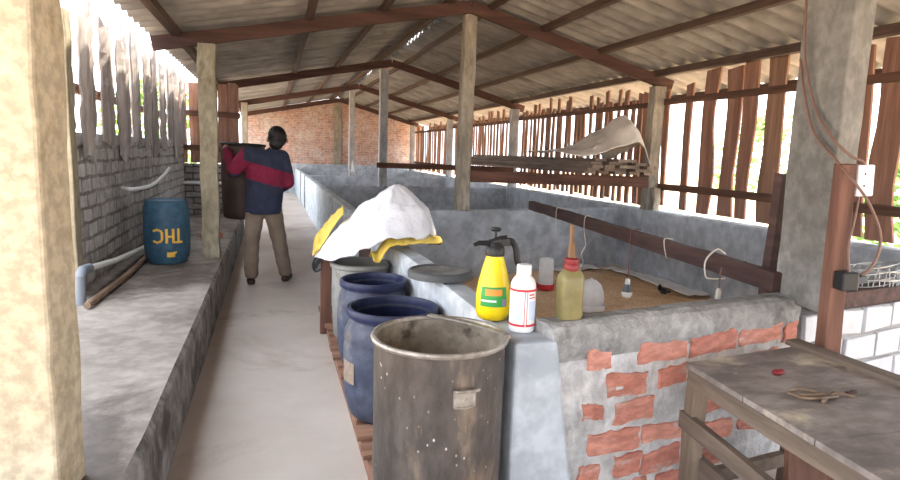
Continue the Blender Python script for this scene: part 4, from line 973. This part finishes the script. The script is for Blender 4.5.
# jumper
b = MB()
b.limb([V((-.095, 6.82, .80)), V((-.09, 6.82, .90)), J['wst'], J['chs'], V((-.05, 6.855, 1.29))], [.158, .160, .158, .165, .145], .2)
for s, dx in ((-1, -.045), (1, .045)): b.limb([V((-.095+dx, 6.82, .80)), V((-.075+dx*1.1, 6.84, 1.05)), V((-.06+dx*1.5, 6.845, 1.22))], [.148, .148, .150], .25)
b.limb([J['shl']+V((.02, 0, -.01)), J['chs']+V((0, 0, .08)), J['shr']+V((-.01, 0, -.01))], [.10, .13, .10], .2)
b.limb([V((-.03, 6.86, 1.32)), V((.0, 6.87, 1.375))], [.115, .085], .2)
b.limb([J['shl'], J['ell'], J['wrl']+(J['ell']-J['wrl'])*.12], [.092, .07, .048], .25)
b.limb([J['shr'], J['elr'], J['wrr']+(J['elr']-J['wrr'])*.12], [.092, .074, .05], .25)
b = fuse(b, .011, 5)
bmesh.ops.bisect_plane(b.bm, geom=b.bm.verts[:]+b.bm.edges[:]+b.bm.faces[:], plane_co=(0, 0, .755), plane_no=(0, 0, -1), clear_outer=True)
for v in b.bm.verts:
    n1 = noise.noise(V((v.co.x*9, v.co.y*9, v.co.z*5))); v.co += V((n1*.008, noise.noise(v.co*8)*.010, 0))
for f in b.bm.faces:
    p = f.calc_center_median(); zz = p.z+.28*(p.x+.06)
    if p.x < -.285: f.material_index = 1 if p.z > 1.17 and p.y < 6.93 else 0
    elif 1.075 < zz < 1.255: f.material_index = 1
b.build('jumper', [M['navy'], M['maroon']], t, smooth='all', thick=.006, fixn=False)
b = MB(); cn_ = V((.012, 6.872, 1.405)); b.tube([cn_+V((.066*math.cos(a), .070*math.sin(a), .012*math.sin(a*1)+.012*math.cos(a)*-1)) for a in [2*PI*k/28 for k in range(28)]], .013, 8, True); b.build('collar', M['collar'], t, smooth=True)
# trousers
b = MB()
b.limb([V((-.09, 6.82, .98)), V((-.09, 6.82, .86))], [.128, .130], .2)
b.limb([J['hpl']+V((0, 0, .0)), J['knl'], J['anl']+V((.0, .01, .02))], [.108, .084, .072], .2)
b.limb([J['hpr'], J['knr'], J['anr']+V((0, .01, .02))], [.108, .084, .072], .2)
b = fuse(b, .011, 4)
bmesh.ops.bisect_plane(b.bm, geom=b.bm.verts[:]+b.bm.edges[:]+b.bm.faces[:], plane_co=(0, 0, .055), plane_no=(0, 0, -1), clear_outer=True)
for v in b.bm.verts:
    n1 = noise.noise(V((v.co.x*7, v.co.y*7, v.co.z*13))); v.co += V((n1*.009, noise.noise(V((v.co.x*7+5, v.co.y*7, v.co.z*12)))*.009, 0))
b.build('trousers', M['trousers'], t, smooth='all', thick=.005, fixn=False)
for an, dr in ((J['anl'], V((-.12, 1, 0)).normalized()), (J['anr'], V((.35, 1, 0)).normalized())):
    b = MB(); b.limb([an+V((0, -.03, -.058)), an+dr*.08+V((0, 0, -.060)), an+dr*.17+V((0, 0, -.062))], [.044, .046, .034], .3)
    b = fuse(b, .008, 2)
    for v in b.bm.verts: v.co.z = max(.004, v.co.z*1.0)
    b.build('shoe', M['sandal'], t, smooth='all')
# tub held against his left side
c = (-.335, 7.20, .66)
t = thing('tub', c, 'tall dark brown open tub held against the left side of the walking man', 'tub')
b = MB(); R = .235; h = .83
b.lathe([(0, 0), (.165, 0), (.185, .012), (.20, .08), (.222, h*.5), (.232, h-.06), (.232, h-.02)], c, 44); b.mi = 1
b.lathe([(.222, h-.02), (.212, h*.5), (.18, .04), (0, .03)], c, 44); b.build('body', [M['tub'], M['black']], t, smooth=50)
b = MB(); b.tube([(c[0]+.231*math.cos(a), c[1]+.231*math.sin(a), c[2]+h-.012) for a in [2*PI*k/48 for k in range(48)]], .017, 8, True); b.build('rim', M['black'], t, smooth=True)
for o in (t,): o.rotation_euler = (0, math.radians(2), 0)

# ------------------------------------------------------------------ greenery outside
def bush(x, y, r, h, label, seed, n=900):
    rr = random.Random(seed); b = MB()
    for _ in range(n):
        th = rr.uniform(0, 2*PI); ph = rr.uniform(-.9, PI/2); k = rr.uniform(.55, 1)
        p = V((x+r*k*math.cos(th)*math.cos(ph), y+r*k*math.sin(th)*math.cos(ph), -.1+h*.5+h*.5*k*math.sin(ph)))
        a = V((rr.uniform(-1, 1), rr.uniform(-1, 1), rr.uniform(-.6, .6))).normalized(); c_ = a.orthogonal().normalized(); s = rr.uniform(.08, .18)
        vs = [b.bm.verts.new(p+a*s), b.bm.verts.new(p+c_*s*.45), b.bm.verts.new(p-a*s), b.bm.verts.new(p-c_*s*.45)]
        b.bm.faces.new(vs)
    t = thing('bush', (x, y, -.12), label, 'bush', 'bushes outside the fence')
    b.build('foliage', M['leaf'], t, fixn=False)
    b = MB(); b.tube([(x, y, -.13), (x+.05, y, h*.4), (x, y+.05, h*.7)], [.06, .04, .02], 7); b.build('stem', M['pole'], t)
bush(9.0, 6.4, 1.1, 2.2, 'leafy green bush outside, seen through the pickets left of the grey pillar', 1)
bush(8.4, 3.6, 1.3, 2.8, 'leafy green bush outside, seen through the gaps right of the grey pillar', 2)
bush(14.5, 15.5, 1.8, 3.2, 'pale green bush outside, seen through the pickets above the plank stack', 3)
bush(-3.6, 21, 1.6, 3.6, 'green bush outside beyond the end of the slab board screen', 4)

# ------------------------------------------------------------------ light
w = bpy.data.worlds.new('world'); SC.world = w; w.use_nodes = True
bg = w.node_tree.nodes['Background']; bg.inputs['Color'].default_value = (.90, .96, 1.04, 1); bg.inputs['Strength'].default_value = 1.0
s = bpy.data.lights.new('sun', 'SUN'); s.energy = 4.0; s.angle = math.radians(3); s.color = (1.0, .88, .70)
so = bpy.data.objects.new('sun', s); COL.objects.link(so)
so.rotation_euler = V((-.34, -.30, -.89)).to_track_quat('-Z', 'Y').to_euler()
so.location = (8, 6, 9)

SC.view_settings.view_transform = 'Standard'; SC.view_settings.look = 'None'
SC.view_settings.gamma = 1; SC.view_settings.use_curve_mapping = False
SC.view_settings.exposure = 2.5
SC.cycles.max_bounces = 10; SC.cycles.diffuse_bounces = 7; SC.cycles.use_denoising = True
